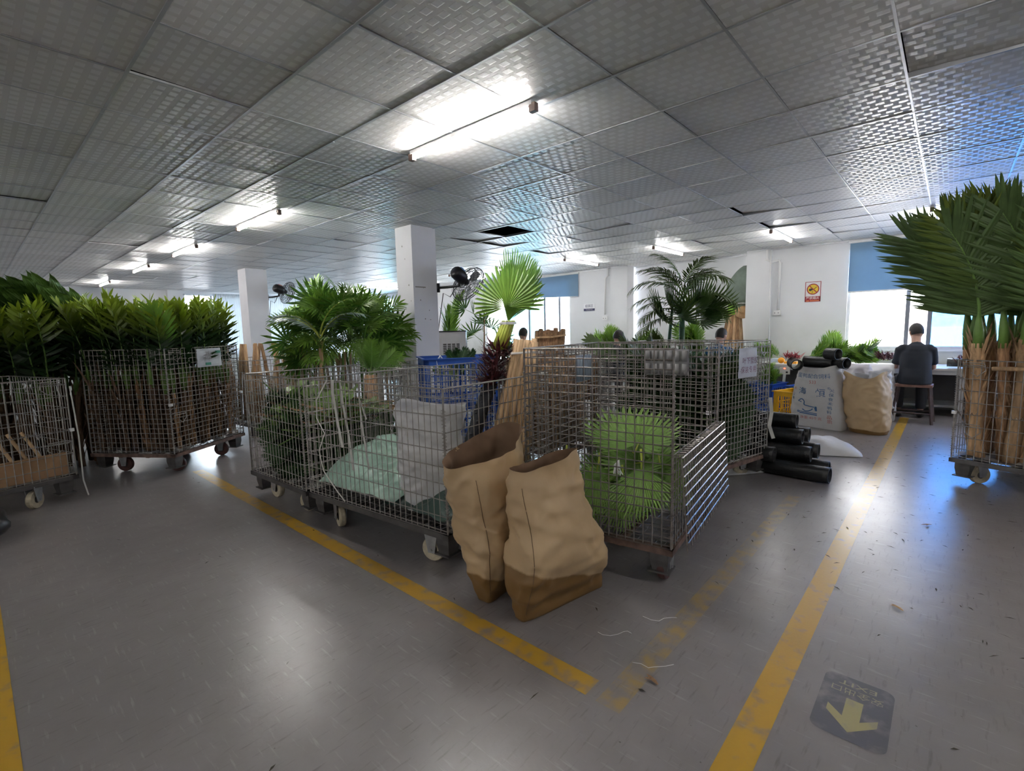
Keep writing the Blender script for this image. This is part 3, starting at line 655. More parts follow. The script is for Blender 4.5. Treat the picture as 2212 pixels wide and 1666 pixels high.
# ------------------------------------------------------------------ sacks
class Sack:
    """open or closed sack: rings of a rounded oblong from the seam at the bottom to the mouth"""
    def __init__(s, base, top, U, w0, w1, d0, d1, seed, H=None, pw0=5., pw1=2.3, crum=.012, rim=.02, nz=64, nt_=104, closed=False, belly=0., tilt=0., dm=None):
        s.b, s.t = V(*base), V(*top); s.U = V(*U).normalized(); s.Vv = V(0, 0, 1).cross(s.U).normalized(); s.p = (w0, w1, d0, d1, pw0, pw1, crum, rim, closed, belly); s.tilt = tilt; s.dm = dm; s.seed = seed*13.7; s.nz, s.nt = nz, nt_
    def P(s, th, t, ins=0.):
        w0, w1, d0, d1, p0, p1, cr, rim, closed, belly = s.p
        c = s.b.lerp(s.t, t); e = p0+(p1-p0)*min(1, t*1.6)
        k = 1+belly*math.sin(PI*min(1, t*1.1))
        a = (w0+(w1-w0)*t)*k-ins; dp = d0+(d1-d0)*min(1, t*2.2)
        if s.dm: sm = lambda u: u*u*(3-2*u); dp = d0+(s.dm-d0)*sm(min(1, t/.42)) if t < .42 else s.dm+(d1-s.dm)*sm(min(1, (t-.42)/.58))
        b = dp*(1+belly*2*math.sin(PI*t))-ins
        if closed: q = max(0, (t-.86)/.14); b *= (1-q*q*.9)
        co, si = math.cos(th), math.sin(th)
        x = a*math.copysign(abs(co)**(2/e), co); y = b*math.copysign(abs(si)**(2/e), si)
        p = c+s.U*x+s.Vv*y
        if not closed: p.z += rim*(math.sin(th*2+s.seed)+.6*math.sin(3*th+s.seed*2))*max(0, t-.75)*4+s.tilt*math.cos(th)*max(0, t-.5)*2
        q = V(p.x*5+s.seed, p.y*5, p.z*4); n1 = noise.noise(q); n2 = 1-abs(noise.noise(q*2.3+V(9, 3, 1)))*2; n3 = 1-abs(noise.noise(V(p.x*4+p.z*7, p.y*4-p.z*5, p.z*3+s.seed)))*2; n4 = 1-abs(noise.noise(V(p.x*11-p.z*6, p.y*11+p.z*4, p.z*12+s.seed)))*2
        r_ = (s.U*co*.6+s.Vv*si).normalized(); fade = min(1, t*5+.25)
        return p+r_*cr*(n1*1.0+n2*.6+n3*.65+n4*.3)*fade
    def build(s, name, outer, inner, label, cat, group=None, content=None, mouth=.3):
        mb = MB(); n, k = s.nt, s.nz
        vs = [s.P(2*PI*j/n, i/k) for i in range(k+1) for j in range(n)]
        fs = [(i*n+j, i*n+(j+1) % n, (i+1)*n+(j+1) % n, (i+1)*n+j) for i in range(k) for j in range(n)]
        fs.append(tuple(range(n-1, -1, -1)))
        if s.p[8]: fs.append(tuple(k*n+j for j in range(n)))
        mb.add(vs, fs); o = mb.build(name, outer, None, True); tag(o, label, cat, group)
        if not s.p[8]:
            mb = MB(); m_ = 10
            vs = [s.P(2*PI*j/n, 1-mouth*i/m_, .004 if i else .0) for i in range(m_+1) for j in range(n)]
            mb.add(vs, [(i*n+(j+1) % n, i*n+j, (i+1)*n+j, (i+1)*n+(j+1) % n) for i in range(m_) for j in range(n)])
            mb.build('sack_lining', inner, o, True)
            mb = MB(); vs = [s.P(2*PI*j/n, 1-mouth, .006) for j in range(n)]; c = sum(vs, V(0, 0, 0))/n+V(0, 0, .03)
            mb.add([c]+vs, [(0, j+1, (j+1) % n+1) for j in range(n)]); mb.build('sack_contents', content or mat('dark_sack_contents', (.05, .035, .03), .9, 0, .3, 20, .5, 30), o, True)
        return o
def kraft(name, zband, slope=0.):
    M = mat('kraft_base_'+name, (.52, .37, .21), .55, 0, .10, 4, .9, 5.5, ridged=True); n = M.node_tree.nodes; L = M.node_tree.links; p = n['Principled BSDF']
    src = p.inputs['Base Color'].links[0].from_socket; tc = N(M, 'ShaderNodeTexCoord'); sx = N(M, 'ShaderNodeSeparateXYZ'); L.new(tc.outputs['Object'], sx.inputs[0])
    t = N(M, 'ShaderNodeTexNoise', Scale=7.0, Detail=6); L.new(tc.outputs['Object'], t.inputs['Vector'])
    a = N(M, 'ShaderNodeMath', operation='MULTIPLY_ADD'); a.inputs[1].default_value = .06; L.new(t.outputs['Fac'], a.inputs[0]); sl = N(M, 'ShaderNodeMath', operation='MULTIPLY_ADD'); sl.inputs[1].default_value = slope; L.new(sx.outputs[0], sl.inputs[0]); L.new(sx.outputs[2], sl.inputs[2]); L.new(sl.outputs[0], a.inputs[2])
    mr = N(M, 'ShaderNodeMapRange'); mr.inputs[1].default_value = zband; mr.inputs[2].default_value = zband+.012; mr.inputs[3].default_value = 1; mr.inputs[4].default_value = 0; L.new(a.outputs[0], mr.inputs[0])
    mx = N(M, 'ShaderNodeMix', data_type='RGBA'); L.new(mr.outputs[0], mx.inputs[0]); L.new(src, mx.inputs[6]); mx.inputs[7].default_value = (.21, .115, .035, 1); L.new(mx.outputs[2], p.inputs['Base Color']); return M
s1 = Sack((1.735, -.325, 0), (1.665, -.285, .80), (.98, .10, 0), .165, .235, .045, .135, 1, rim=.014, pw0=7, crum=.024, tilt=.065)
s1.b = V(1.735, -.325, .0); o1 = s1.build('paper_sack', kraft('a', .68, .33), PAPER_IN, 'open brown paper sack leaning back, behind and left of its twin', 'sack', 'brown paper sacks before the cages', mouth=.25)
s2 = Sack((1.835, -.645, 0), (1.735, -.625, .765), (.98, -.20, 0), .268, .180, .04, .028, 2, rim=.010, pw0=8, pw1=2.6, crum=.026, tilt=.022, dm=.135)
o2 = s2.build('paper_sack', kraft('b', .80, .33), PAPER_IN, 'brown paper sack standing in front with a dark stained bottom edge, nearest the camera', 'sack', 'brown paper sacks before the cages', mouth=.2)
# glued seam down each sack front
for s_, o_ in ((s1, o1), (s2, o2)):
    mb = MB(); th = -PI/2-.95; pts = [s_.P(th, .05+.85*i/30)+(s_.P(th, .05+.85*i/30)-s_.b.lerp(s_.t, .05+.85*i/30)).normalized()*.001 for i in range(31)]
    mb.tube(pts, .0016, 4); mb.build('glued_seam', mat('dark_glue_seam', (.13, .075, .035), .7), o_)
# white sack standing in the front cage
ws = Sack((1.90, .46, .24), (1.86, .40, .93), (.80, -.60, 0), .165, .205, .10, .12, 3, rim=.022, pw0=3., pw1=2.4, crum=.026)
o = ws.build('woven_sack', POLY, mat('white_sack_lining', (.50, .50, .52), .6), 'open white woven sack standing in the front cage', 'sack', mouth=.16, content=mat('grey_dark_contents', (.10, .10, .11), .8))
mb = MB()
for q in range(7): a = rnd(0, 6); mb.tube([ws.P(-PI/2+.45, .55)+V(-.02, -.03, 0), ws.P(-PI/2+.45, .55)+V(-.02+.03*math.cos(a), -.035, .04*math.sin(a)), ws.P(-PI/2+.45, .55)+V(-.02+.05*math.cos(a+.5), -.03, .06*math.sin(a+.7)-.02)], .0022, 4)
mb.build('string_knot', WHITEP, o)
# tarpaulin heap in the front cage
def sheet(name, par, x0, x1, y0, y1, zf, m_, n=84, seed=1., amp=.05, fq=5):
    mb = MB(); vs = []
    for i in range(n+1):
        for j in range(n+1):
            u, v = i/n, j/n; x, y = x0+(x1-x0)*u, y0+(y1-y0)*v; e = min(u, 1-u, v, 1-v)
            q = V(x*fq+seed, y*fq, seed); h = 1-abs(noise.noise(q))*2; h2 = 1-abs(noise.noise(q*2.1+V(3, 7, 1)))*2; wv = noise.noise(q*.6)
            vs.append(V(x+.03*noise.noise(q*1.5), y+.03*noise.noise(q*1.5+V(5, 5, 5)), max(.222, zf(u, v)+amp*(h*.7+h2*.4+wv*.8)*min(1, e*6+.2))))
    mb.add(vs, [(i*(n+1)+j, (i+1)*(n+1)+j, (i+1)*(n+1)+j+1, i*(n+1)+j+1) for i in range(n) for j in range(n)]); return mb.build(name, m_, par, True)
def gm(l): return Matrix.Translation(G.location) @ Matrix.Rotation(math.radians(95.6), 4, 'Z')
def inG(name, m_, x0, x1, y0, y1, zf, label, cat, **k):
    mbo = sheet(name, None, x0, x1, y0, y1, zf, m_, **k); mbo.matrix_world = gm(0); return tag(mbo, label, cat)
inG('tarpaulin', GREENTARP, .50, 1.36, -1.02, -.03, lambda u, v: .30+.20*math.sin(PI*v)*(.4+.6*u), 'crumpled pale green tarpaulin spread over the floor of the front cage', 'tarpaulin', seed=2., amp=.075, fq=4.2)
inG('tarpaulin', DGREENTARP, .04, .62, -.80, -.03, lambda u, v: .28+.10*math.sin(PI*u)*math.sin(PI*v), 'dark green folded tarpaulin under the white sack in the front cage', 'tarpaulin', seed=5., amp=.07, fq=5)
# white straps tied to the top rail of the front cage
STRAP = mat('white_strap', (.62, .61, .57), .6, 0, .1, 10)
def strap(label, pts, wd, face):
    mb = MB(); fs = V(*face); vs = []
    for i, p in enumerate(pts):
        p = V(*p); t = (V(*pts[min(i+1, len(pts)-1)])-V(*pts[max(i-1, 0)])).normalized(); h = t.cross(fs).normalized()*wd*.5; vs += [p-h, p+h, p+h+fs*.0015, p-h+fs*.0015]
    k = len(pts); mb.add(vs, [(i*4+a, i*4+(a+1) % 4, i*4+4+(a+1) % 4, i*4+4+a) for i in range(k-1) for a in range(4)]); o = mb.build('strap', STRAP); return tag(o, label, 'strap', 'white straps tied on the front cage')
gl = lambda x, y, z: tuple(cpt(G, x, y, z))
strap('broad white strap hanging straight from the top rail of the front cage', [gl(1.03, .012, 1.085), gl(1.03, .016, 1.0), gl(1.0, .014, .80), gl(.96, .012, .62)], .032, (-1, 0, 0))
strap('second white strap hanging inside the front cage, lower end loose', [gl(1.01, -.03, 1.08), gl(.98, -.02, .95), gl(.93, -.02, .70), gl(.90, -.02, .46)], .028, (-1, 0, 0))
strap('white strap hung over the third wire right of the broad strap', [gl(.74, -.03, .83), gl(.78, -.012, .98), gl(.77, -.014, .80), gl(.72, -.014, .50)], .022, (-1, 0, 0))
strap('thin white cord curling down the left end of the front cage', [gl(1.10, .01, 1.08), gl(1.24, .012, .93), gl(1.25, .014, .80), gl(1.16, .016, .70), gl(1.24, .018, .56), gl(1.20, .018, .42), gl(1.05, .02, .30), gl(.96, .02, .24)], .012, (-1, 0, 0))

# ------------------------------------------------------------------ tied black-trunk palm and wooden poles inside the front cage
t = thing('black_trunk_palm', 'black ridged palm trunk with maroon collar and tied pleated fan leaves', 'artificial palm', (2.43, .70, .24))
L0 = V(2.43, .70, .24); axis = [V(2.43, .70, .24), V(2.47, .66, .55), V(2.55, .62, .80), V(2.62, .58, 1.0), V(2.70, .565, 1.25), V(2.76, .53, 1.42)]
ax = [p-L0 for p in axis]
mb = MB(); mb.tube(ax[:4], [.062, .06, .056, .054], 14)
for q in range(60):
    u = q/60*2.95; i = int(u); c = ax[i].lerp(ax[i+1], u-i); a = q*2.4; d = V(math.cos(a), math.sin(a), 0); mb.ellipsoid(c+d*.054, .014, .014, .010, 6, 4)
mb.build('trunk', BLACKR, t, True)
mb = MB(); R_ = random.Random(3)
for q in range(420):
    u = 2.85+R_.random()*1.25; i = int(u); c = ax[i].lerp(ax[i+1], u-i); a = R_.uniform(0, 2*PI); d = V(math.cos(a), math.sin(a), R_.uniform(-.1, .9)); mb.strip(c+V(math.cos(a), math.sin(a), 0)*.05, d, V(0, 0, 1), R_.uniform(.08, .17), .020, R_.uniform(-.5, .6))
mb.build('maroon_collar', PURPLE, t)
mb = MB()
for q in range(14): a = q*2*PI/14; mb.tube([ax[4]+V(math.cos(a), math.sin(a), 0)*.05, ax[5]+V(math.cos(a), math.sin(a), 0)*.045+V(.01, -.01, .05)], [.018, .011], 6)
mb.build('leaf_stalks', STALK_Y, t, True)
mb = MB(); mb.lathe([(.055, -.012), (.062, 0), (.055, .012)], 14, Matrix.Translation(ax[5]+V(0, 0, .03))); mb.box(-.10, .02, -.10, -.06, -.01, .01, Matrix.Translation(ax[5]+V(-.02, 0, .03))); mb.build('plastic_tie', WHITEP, t)
tip = ax[5]+V(0, -.01, .06); fc = V(-.75, -.65, .05)
TL = [((-.05, .08, 1), .33, 3.7, (-.8, -.55, .15), -.02), ((.10, -.04, 1), .50, .6, (-.7, -.7, .1), .02), ((.24, -.20, 1), .56, .6, (-.9, -.3, .1), .03), ((.14, -.10, 1), .60, .55, (-.5, -.85, .1), .05), ((.36, -.34, 1), .52, .7, (-.7, -.65, .1), .05), ((.30, -.32, 1), .48, .8, (-.3, -.9, .1), .07), ((.44, -.48, 1), .42, .8, (-.75, -.6, .2), .04), ((.20, -.17, 1), .62, .6, (-.75, -.6, .1), .08), ((.32, -.26, 1), .58, .6, (-.6, -.7, .1), .08)]
for q, (lean, R1, sp, fc, off) in enumerate(TL):
    st, lf = fan(q+1, R1, 26 if q == 0 else 16, sp, .66, None, -.20 if q else -.35, .15, 0, .006, .06, .9 if q else .7); put('fan_leaf', lf.mesh('fan_leaf', LEAF_F), t, None, frame(lean, fc, tip+V(off*.7, off*.7, .10 if q == 0 else -.02)))
mb = MB(); R_ = random.Random(4)
POLE = []
def pole(i, a, b, r):
    a, b = V(*a), V(*b); c = (a+b)*.5+V(rnd(-.012, .012), rnd(-.012, .012), 0); mb = MB(); mb.tube([a, a.lerp(c, .5), c, c.lerp(b, .5), b], [r*1.05, r*.97, r, r*.95, r*.93], 9); mb.v = [tuple(V(*x)-a) for x in mb.v]
    o = mb.build('wooden_pole', WOODP, None, True, a); return tag(o, 'tan wooden pole in the tied bundle leaning behind the paper sacks', 'pole', 'wooden poles leaning in the front cage')
for i in range(24):
    r_, c_ = divmod(i, 8); pole(i, (2.50+.030*c_+.03*r_, .55-.032*c_+.04*r_, .24), (2.70+.013*c_+.03*r_, .37-.015*c_+.033*r_, 1.30+rnd(-.02, .03)), .0205)
mb = MB(); mb.tube([(2.65, .39, 1.22), (2.72, .25, 1.23), (2.80, .20, 1.22), (2.88, .28, 1.22), (2.76, .47, 1.22), (2.65, .39, 1.22)], .012, 6, True, .5); o = mb.build('plastic_tie', mat('grey_film_tie', (.40, .37, .34), .4, 0, .2, 20)); tag(o, 'twisted grey plastic film tied round the wooden poles near their tops', 'tie')

# ------------------------------------------------------------------ tall fan leaves heaped in the folded-side cage
for s_ in range(4): leafpair('fanP%d' % s_, lambda s_=s_: fan(20+s_, .29, 28, 5.0 if s_ < 2 else 2.0, .62, None, .22+.1*(s_ % 2), .25, .10, .006, .05, .6), STALK_Y, LEAF_P)
def Tp(x, y, z): return tuple(cpt(T, x, y, z))
def td(v): return Matrix.Rotation(T.rotation_euler[2], 3, 'Z') @ V(*v)
fl = [(0, (.30, -.34, .69), (0, -.9, .35), (.1, .75, .9), 1.0, 'pale fan leaf lying face up on top of the heap in the folded-side cage'), (2, (.22, -.16, .60), (-.2, .5, -1), (0, 1, .45), 1.05, 'pale fan leaf hanging tip down against the front mesh, nearest the folded panel'), (2, (.70, -.12, .58), (.15, .2, -1), (0, 1, .3), 1.0, 'pale fan leaf hanging close behind the nearer paper sack'), (3, (.48, -.13, .56), (.1, .2, -1), (0, 1, .3), .95, 'narrow folded fan leaf hanging in the middle of the front mesh'), (3, (.16, -.36, .55), (-.3, .1, -1), (-.8, .6, .3), .9, 'pale fan leaf bent toward the folded-down panel'), (1, (.50, -.62, .64), (.5, -.5, .2), (0, .4, .9), 1.0, 'fan leaf lying farther back on the heap in the folded-side cage'), (2, (.35, -.20, .48), (-.1, .3, -1), (.1, 1, .3), 1., 'lower fan leaf showing between the hanging ones at the front mesh'), (2, (.58, -.20, .44), (.2, .3, -1), (-.1, 1, .3), 1., 'lowest fan leaf at the front mesh beside the paper sack')]
for s_, p, up, fc, sc, lb in fl: place('fanP%d' % s_, frame(td(up), td(fc), Tp(*p), sc), 'fan_palm_leaf', lb, 'leaf', 'pale fan leaves in the folded-side cage', 'leaf_blade', False)
for q in range(26):
    x, y, z = rnd(.30, .62), rnd(-.82, -.30), .28+.28*rnd(0, 1); place('fanP%d' % (q % 2), frame((rnd(-1, 1), rnd(-1, 1), rnd(-.3, .2)), (-.3, -.3, 1), Tp(x, y, z), .92), 'fan_palm_leaf', 'pale fan leaf buried in the heap in the folded-side cage', 'leaf', 'pale fan leaves in the folded-side cage', 'leaf_blade', False)
mb = MB(); c = V(*Tp(.33, -.10, .64))
for q in range(10): a = rnd(0, 6); mb.tube([c, c+V(rnd(-.03, .0), rnd(-.03, .03), -.03), c+V(rnd(-.03, 0), rnd(-.03, .03), -.08)], .003, 4)
o = mb.build('plastic_tie', WHITEP); tag(o, 'small white plastic tie on the pale fan leaves behind the front mesh', 'tie')
# ------------------------------------------------------------------ stalk bundles with feather leaves (left cage)
def shifted(lf, dz):
    lf.v = [(x, y, z+dz) for x, y, z in lf.v]; return lf
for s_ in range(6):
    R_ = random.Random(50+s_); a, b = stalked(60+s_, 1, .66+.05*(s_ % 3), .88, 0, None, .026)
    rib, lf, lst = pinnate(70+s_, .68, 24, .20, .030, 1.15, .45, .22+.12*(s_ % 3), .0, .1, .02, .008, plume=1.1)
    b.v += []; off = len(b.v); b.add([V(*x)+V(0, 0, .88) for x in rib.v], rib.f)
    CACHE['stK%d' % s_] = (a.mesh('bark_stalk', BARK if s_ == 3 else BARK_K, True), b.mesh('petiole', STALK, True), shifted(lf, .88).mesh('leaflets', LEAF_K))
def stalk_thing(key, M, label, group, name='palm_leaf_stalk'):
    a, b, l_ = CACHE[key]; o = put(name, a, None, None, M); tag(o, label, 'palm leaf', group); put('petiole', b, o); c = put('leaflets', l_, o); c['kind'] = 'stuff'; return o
kc = cpt(K, .48, -.52)
R_ = random.Random(11)
for q in range(90):
    gx, gy = q % 9, q//9; x, y = .10+.100*gx+R_.uniform(-.03, .03), -.08-.099*gy+R_.uniform(-.03, .03)
    p = cpt(K, x, y, .235); out = V(p.x-kc.x, p.y-kc.y, 0); front = y > -.3 or x < .3
    up = V(0, 0, 1)+out*R_.uniform(.03, .14)+V(R_.uniform(-.04, .04), R_.uniform(-.04, .04), 0)
    an = R_.uniform(0, 2*PI); f = out.normalized()*.5+V(math.cos(an), math.sin(an), 0)
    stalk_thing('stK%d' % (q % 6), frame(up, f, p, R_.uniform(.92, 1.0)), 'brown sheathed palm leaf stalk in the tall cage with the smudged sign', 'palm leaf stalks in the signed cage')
for q in range(84):
    u, rw = (q % 14)/13, q//14; p = V(.92-1.75*u+R_.uniform(-.05, .05), 4.95-.25*u+rw*.17+R_.uniform(-.05, .05), .02)
    up = V(R_.uniform(-.12, .12)-.12*u, R_.uniform(-.1, .1)-.12, 1)
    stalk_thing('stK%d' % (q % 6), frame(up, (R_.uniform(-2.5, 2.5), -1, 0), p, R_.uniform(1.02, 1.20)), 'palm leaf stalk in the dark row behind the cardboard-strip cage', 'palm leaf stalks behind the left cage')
leafpair('single', lambda: pinnate(5, .55, 11, .30, .035, .95, .5, .5, .15, .1, .1, .008), STALK, LEAF_M)
place('single', frame((-.15, -.12, 1), (-.6, -.8, .1), tuple(cpt(K, .02, -.06, 1.28)), .8), 'palm_leaf', 'single open palm leaf standing out before the hedge of stalks in the signed cage', 'palm leaf', None)
# long ribbed leaves leaning behind them
def longleaf(s_):
    R_ = random.Random(s_); st, lf = MB(), MB(); n = 12; L = 1.15; vs = []; pts = []
    for i in range(n+1):
        u = i/n; th = .15+.75*u**1.6; pts.append((pts[-1] if pts else V(0, 0, 0))+(V(0, -math.sin(th), math.cos(th))*L/n if i else V(0, 0, 0)))
    for i, p in enumerate(pts):
        u = i/n; wd = .105*math.sin(PI*min(1, u*.96+.03))**.7
        for k in range(-3, 4): vs.append(p+V(wd*k/3*(1+.12*(i % 2 if abs(k) == 3 else 0)), .03*abs(k)/3+.012*math.sin(i*2.+k), -.05*abs(k)/3*u))
    lf.add(vs, [(i*7+k, i*7+k+1, (i+1)*7+k+1, (i+1)*7+k) for i in range(n) for k in range(6)])
    st.tube(pts, [.012*(1-.8*i/n) for i in range(n+1)], 5); st.tube([(0, .25, -1.35), (0, .08, -.5), (0, 0, 0)], [.02, .016, .012], 6); return st, lf
for s_ in range(3): leafpair('long%d' % s_, lambda s_=s_: longleaf(s_), STALK, leafmat('ribbed_green_leaf_%d' % s_, (.035, .095, .02), (.10, .19, .03), .1, 1.0, .45, .35))
for q in range(40):
    u = q/39; place('long%d' % (q % 3), frame((-.60+rnd(-.12, .12)-.1*u, -.12+rnd(-.15, .15), .85), (-.3+rnd(-.4, .4), -.8, .3), (.98-.62*u+rnd(-.06, .06), 5.35+rnd(-.2, .3), 1.52+.12*math.sin(PI*u)+rnd(-.05, .05)), rnd(.52, .66)), 'banana_leaf', 'long dark ribbed leaf leaning high behind the hedge of stalks on the left', 'leaf', 'long ribbed leaves behind the palm stalks', 'leaf_blade', False)
leafpair('lcage', lambda: pinnate(9, .85, 22, .36, .028, 1.0, .4, .9, .2, .15, .15), STALK, LEAF_M)
for q in range(7): place('lcage', frame((-.35+rnd(-.2, .2), -.15+rnd(-.2, .2), 1), (rnd(-.4, .8), -1, 0), (-.12+rnd(-.15, .1), 4.05+rnd(-.15, .15), .75), rnd(.8, 1)), 'palm_leaf', 'loose green palm leaf standing in the left cage at the picture edge', 'palm leaf', 'loose palm leaves in the left cage')
lm = lambda x, y, z: tuple(cpt(Lc, x, y, z))
mb = MB(); a = [V(*lm(.03, -.06, .23)), V(*lm(.97, -.06, .23)), V(*lm(.97, -.10, .23)), V(*lm(.03, -.10, .23))]
mb.add(a+[p+V(0, 0, .19) for p in a], [(0, 1, 5, 4), (1, 2, 6, 5), (2, 3, 7, 6), (3, 0, 4, 7), (4, 5, 6, 7), (3, 2, 1, 0)]); o = mb.build('cardboard_box', CARD); tag(o, 'long flat brown cardboard box in the bottom of the left cage', 'box')
for q in range(3):
    mb = MB(); mb.tube([lm(.10+.09*q, -.16, .24), lm(.22+.09*q, -.30, .62)], .013, 6); o = mb.build('wooden_stick', WOODP, None, True); tag(o, 'short tan stick leaning behind the cardboard box in the left cage', 'stick', 'sticks in the left cage')
mb = MB()
mb.tube([lm(-.02, .02, 1.0), lm(-.035, .03, .55), lm(-.03, .03, .16), lm(-.05, .04, .02)], .006, 5); o = mb.build('strap', STRAP); tag(o, 'pale strap hanging down the corner of the left cage to the floor', 'strap')
bag = MB(); bag.ellipsoid((0, 0, .11), .2, .26, .13, 20, 12); bag.v = [tuple(V(*v)+V(*v).normalized()*.03*noise.noise(V(*v)*14)) for v in bag.v]; o = bag.build('plastic_bag', BLACKP, None, True, (-.20, 2.94, .0)); tag(o, 'crumpled black plastic bag on the floor at the left edge', 'bag')
mb = MB(); a = [cpt(K, x, y, .226) for x, y in ((.01, -.01), (.94, -.01), (.94, -1.03), (.01, -1.03))]
sheet('plastic_liner', None, 0, 1, 0, 1, lambda u, v: 0, POLY, n=4)
D.objects.remove(D.objects['plastic_liner'])
def liner(c, L, W, label):
    mb = MB(); n = 22; vs = []
    for i in range(n+1):
        for j in range(n+1):
            x, y = L*i/n, -W*j/n; p = cpt(c, x*.985+.008, y*.985-.008, .224+max(0, .03*noise.noise(V(x*8, y*8, 1)))+(.045 if i in (0, n) or j in (0, n) else 0)*(.5+.5*noise.noise(V(x*5, y*5, 3)))); vs.append(p)
    mb.add(vs, [(i*(n+1)+j, (i+1)*(n+1)+j, (i+1)*(n+1)+j+1, i*(n+1)+j+1) for i in range(n) for j in range(n)]); o = mb.build('plastic_liner', mat('grubby_white_film', (.42, .41, .40), .5, 0, .2, 8), None, True); tag(o, label, 'liner')
liner(K, .955, 1.04, 'grubby white plastic liner under the stalks in the signed cage'); liner(Rc, 1.2, 1.0, 'grubby white liner on the deck of the right-hand cage')

# ------------------------------------------------------------------ tall bundles in the right cage
for s_, sd in enumerate((.0, -.30, -.50, .12)):
    a, b = stalked(90+s_, 1, .98+.04*(s_ % 2), 1.24, 0, BARK_L if s_ % 2 else BARK, .055)
    rib, lf, lst = pinnate(100+s_, .84, 36, .50, .036, 1.25, .30, .30+.10*(s_ % 2), .28, .06, .0, .014, .2, prof=lambda s: .80+.2*math.sin(PI*s)-.45*max(0, s-.6), side=sd)
    b.add([V(*x)+V(0, 0, 1.24) for x in rib.v], rib.f)
    CACHE['stR%d' % s_] = (a.mesh('bark_stalk', BARK_L if s_ % 2 else BARK, True), b.mesh('petiole', STALK, True), shifted(lf, 1.24).mesh('leaflets', LEAF_R), lst)
lu = MB(); lu.strip(V(0, 0, 0), V(0, 0, 1), V(0, 1, 0), 1., .1, .10, (0, .2, .45, .7, .88, 1), (.45, .9, 1, .8, .45, 0), .18); LEAFLET = lu.mesh('leaflet', mat('deep_green_single_leaflet', (.078, .135, .038), .5, 0, .22, 3, trans=.12), False)
RL = [(1, (1.08, -.10), (-.05, .04, 1), (-1, -.1, .1)), (0, (.62, -.08), (-.04, .0, 1), (-1, -.15, .05)), (1, (.86, -.12), (-.02, -.02, 1), (-1, 0, .05)), (2, (1.12, -.22), (.0, .10, 1), (-1, .1, .1)), (3, (.28, -.08), (-.04, .02, 1), (-1, -.25, .05))]
R_ = random.Random(21)
for q in range(40):
    kk = q % 4
    if q < 5: kk, (x, y), up, fc = RL[q]
    else:
        x, y = .08+.17*((q-5) % 7)+R_.uniform(-.05, .05), -.16-.16*((q-5)//7)+R_.uniform(-.05, .05)
        up = (R_.uniform(-.03, .08), R_.uniform(-.05, .05)+.08*(x-.6), 1); fc = (-1, R_.uniform(-.6, .6), .1)
    p = cpt(Rc, x, y, .235); M = frame(up, fc, p, R_.uniform(.94, 1.0)); k = 'stR%d' % kk; a, b, l_, lst = CACHE[k]
    lb = ['palm leaf bending over toward the blue blind from the window end of the right cage', 'upright deep green palm leaf facing the camera in the right cage', 'palm leaf just left of the upright one in the right cage', 'palm leaf bending lowest toward the seated man, outermost of the right cage', 'palm leaf right of the upright one, at the picture edge'][q] if q < 5 else 'thick brown-stalked palm leaf in the packed right-hand cage'
    o = put('palm_leaf_stalk', a, None, None, M); tag(o, lb, 'palm leaf', 'brown-stalked palm leaves in the right cage'); put('petiole', b, o)
    if q < 5:
        for (pp, d, nn, ln, wd) in lst:
            z = d; y_ = -nn; y_ = (nn-z*nn.dot(z)).normalized(); xx = y_.cross(z)
            Ml = Matrix.Translation(pp+V(0, 0, 1.24)) @ Matrix(((xx[0]*wd*10, y_[0]*ln, z[0]*ln, 0), (xx[1]*wd*10, y_[1]*ln, z[1]*ln, 0), (xx[2]*wd*10, y_[2]*ln, z[2]*ln, 0), (0, 0, 0, 1)))
            put('leaflet', LEAFLET, o, None, Ml)
    else: c = put('leaflets', l_, o); c['kind'] = 'stuff'
mb = MB(); mb.tube([tuple(cpt(Rc, .98, .015, 1.0)), tuple(cpt(Rc, .6, .02, 1.015)), tuple(cpt(Rc, -.1, .025, 1.05))], .017, 8); o = mb.build('bamboo_cane', BARK_L, None, True); tag(o, 'pale bamboo cane laid along the top of the right cage', 'cane')

# ------------------------------------------------------------------ dense bush of cane palms behind, silver palm, cycad palm
for s_ in range(5):
    leafpair('bush%d' % s_, lambda s_=s_: pinnate(130+s_, .62, 12, .26, .025, 1.1, .5, .75, .35, .15, .18), STALK, LEAF_M)
    if s_ < 3: leafpair('finger%d' % s_, lambda s_=s_: fan(140+s_, .34, 10, 3.4, .30, .032, .3, .4, .35), STALK, LEAF_M)
R_ = random.Random(31); bc = V(2.98, 3.38, 1.25)
for q in range(190):
    u, a = R_.random(), R_.uniform(0, 2*PI); el = math.radians(R_.uniform(-35, 75)); d = V(math.cos(a)*math.cos(el), math.sin(a)*math.cos(el), math.sin(el))
    p = bc+V(d.x*.30, d.y*.30, R_.uniform(-.02, .22)+d.z*.1); up = (d+V(0, 0, .25)+V(R_.uniform(-.3, .3), R_.uniform(-.3, .3), R_.uniform(-.2, .2))).normalized()
    if q % 4 == 0: place('finger%d' % (q//4 % 3), frame(up, d+V(-.4, -.6, .3), p+d*R_.uniform(.18, .36), R_.uniform(.7, .95)), 'finger_palm_leaf', 'finger-shaped leaf of the dense palm bush by the far column', 'palm leaf', 'leaves of the dense palm bush', 'leaf_blade')
    else: place('bush%d' % (q % 5), frame(up, d, p, R_.uniform(.60, .88)), 'palm_leaf', 'feather leaf of the dense palm bush by the far column', 'palm leaf', 'leaves of the dense palm bush')
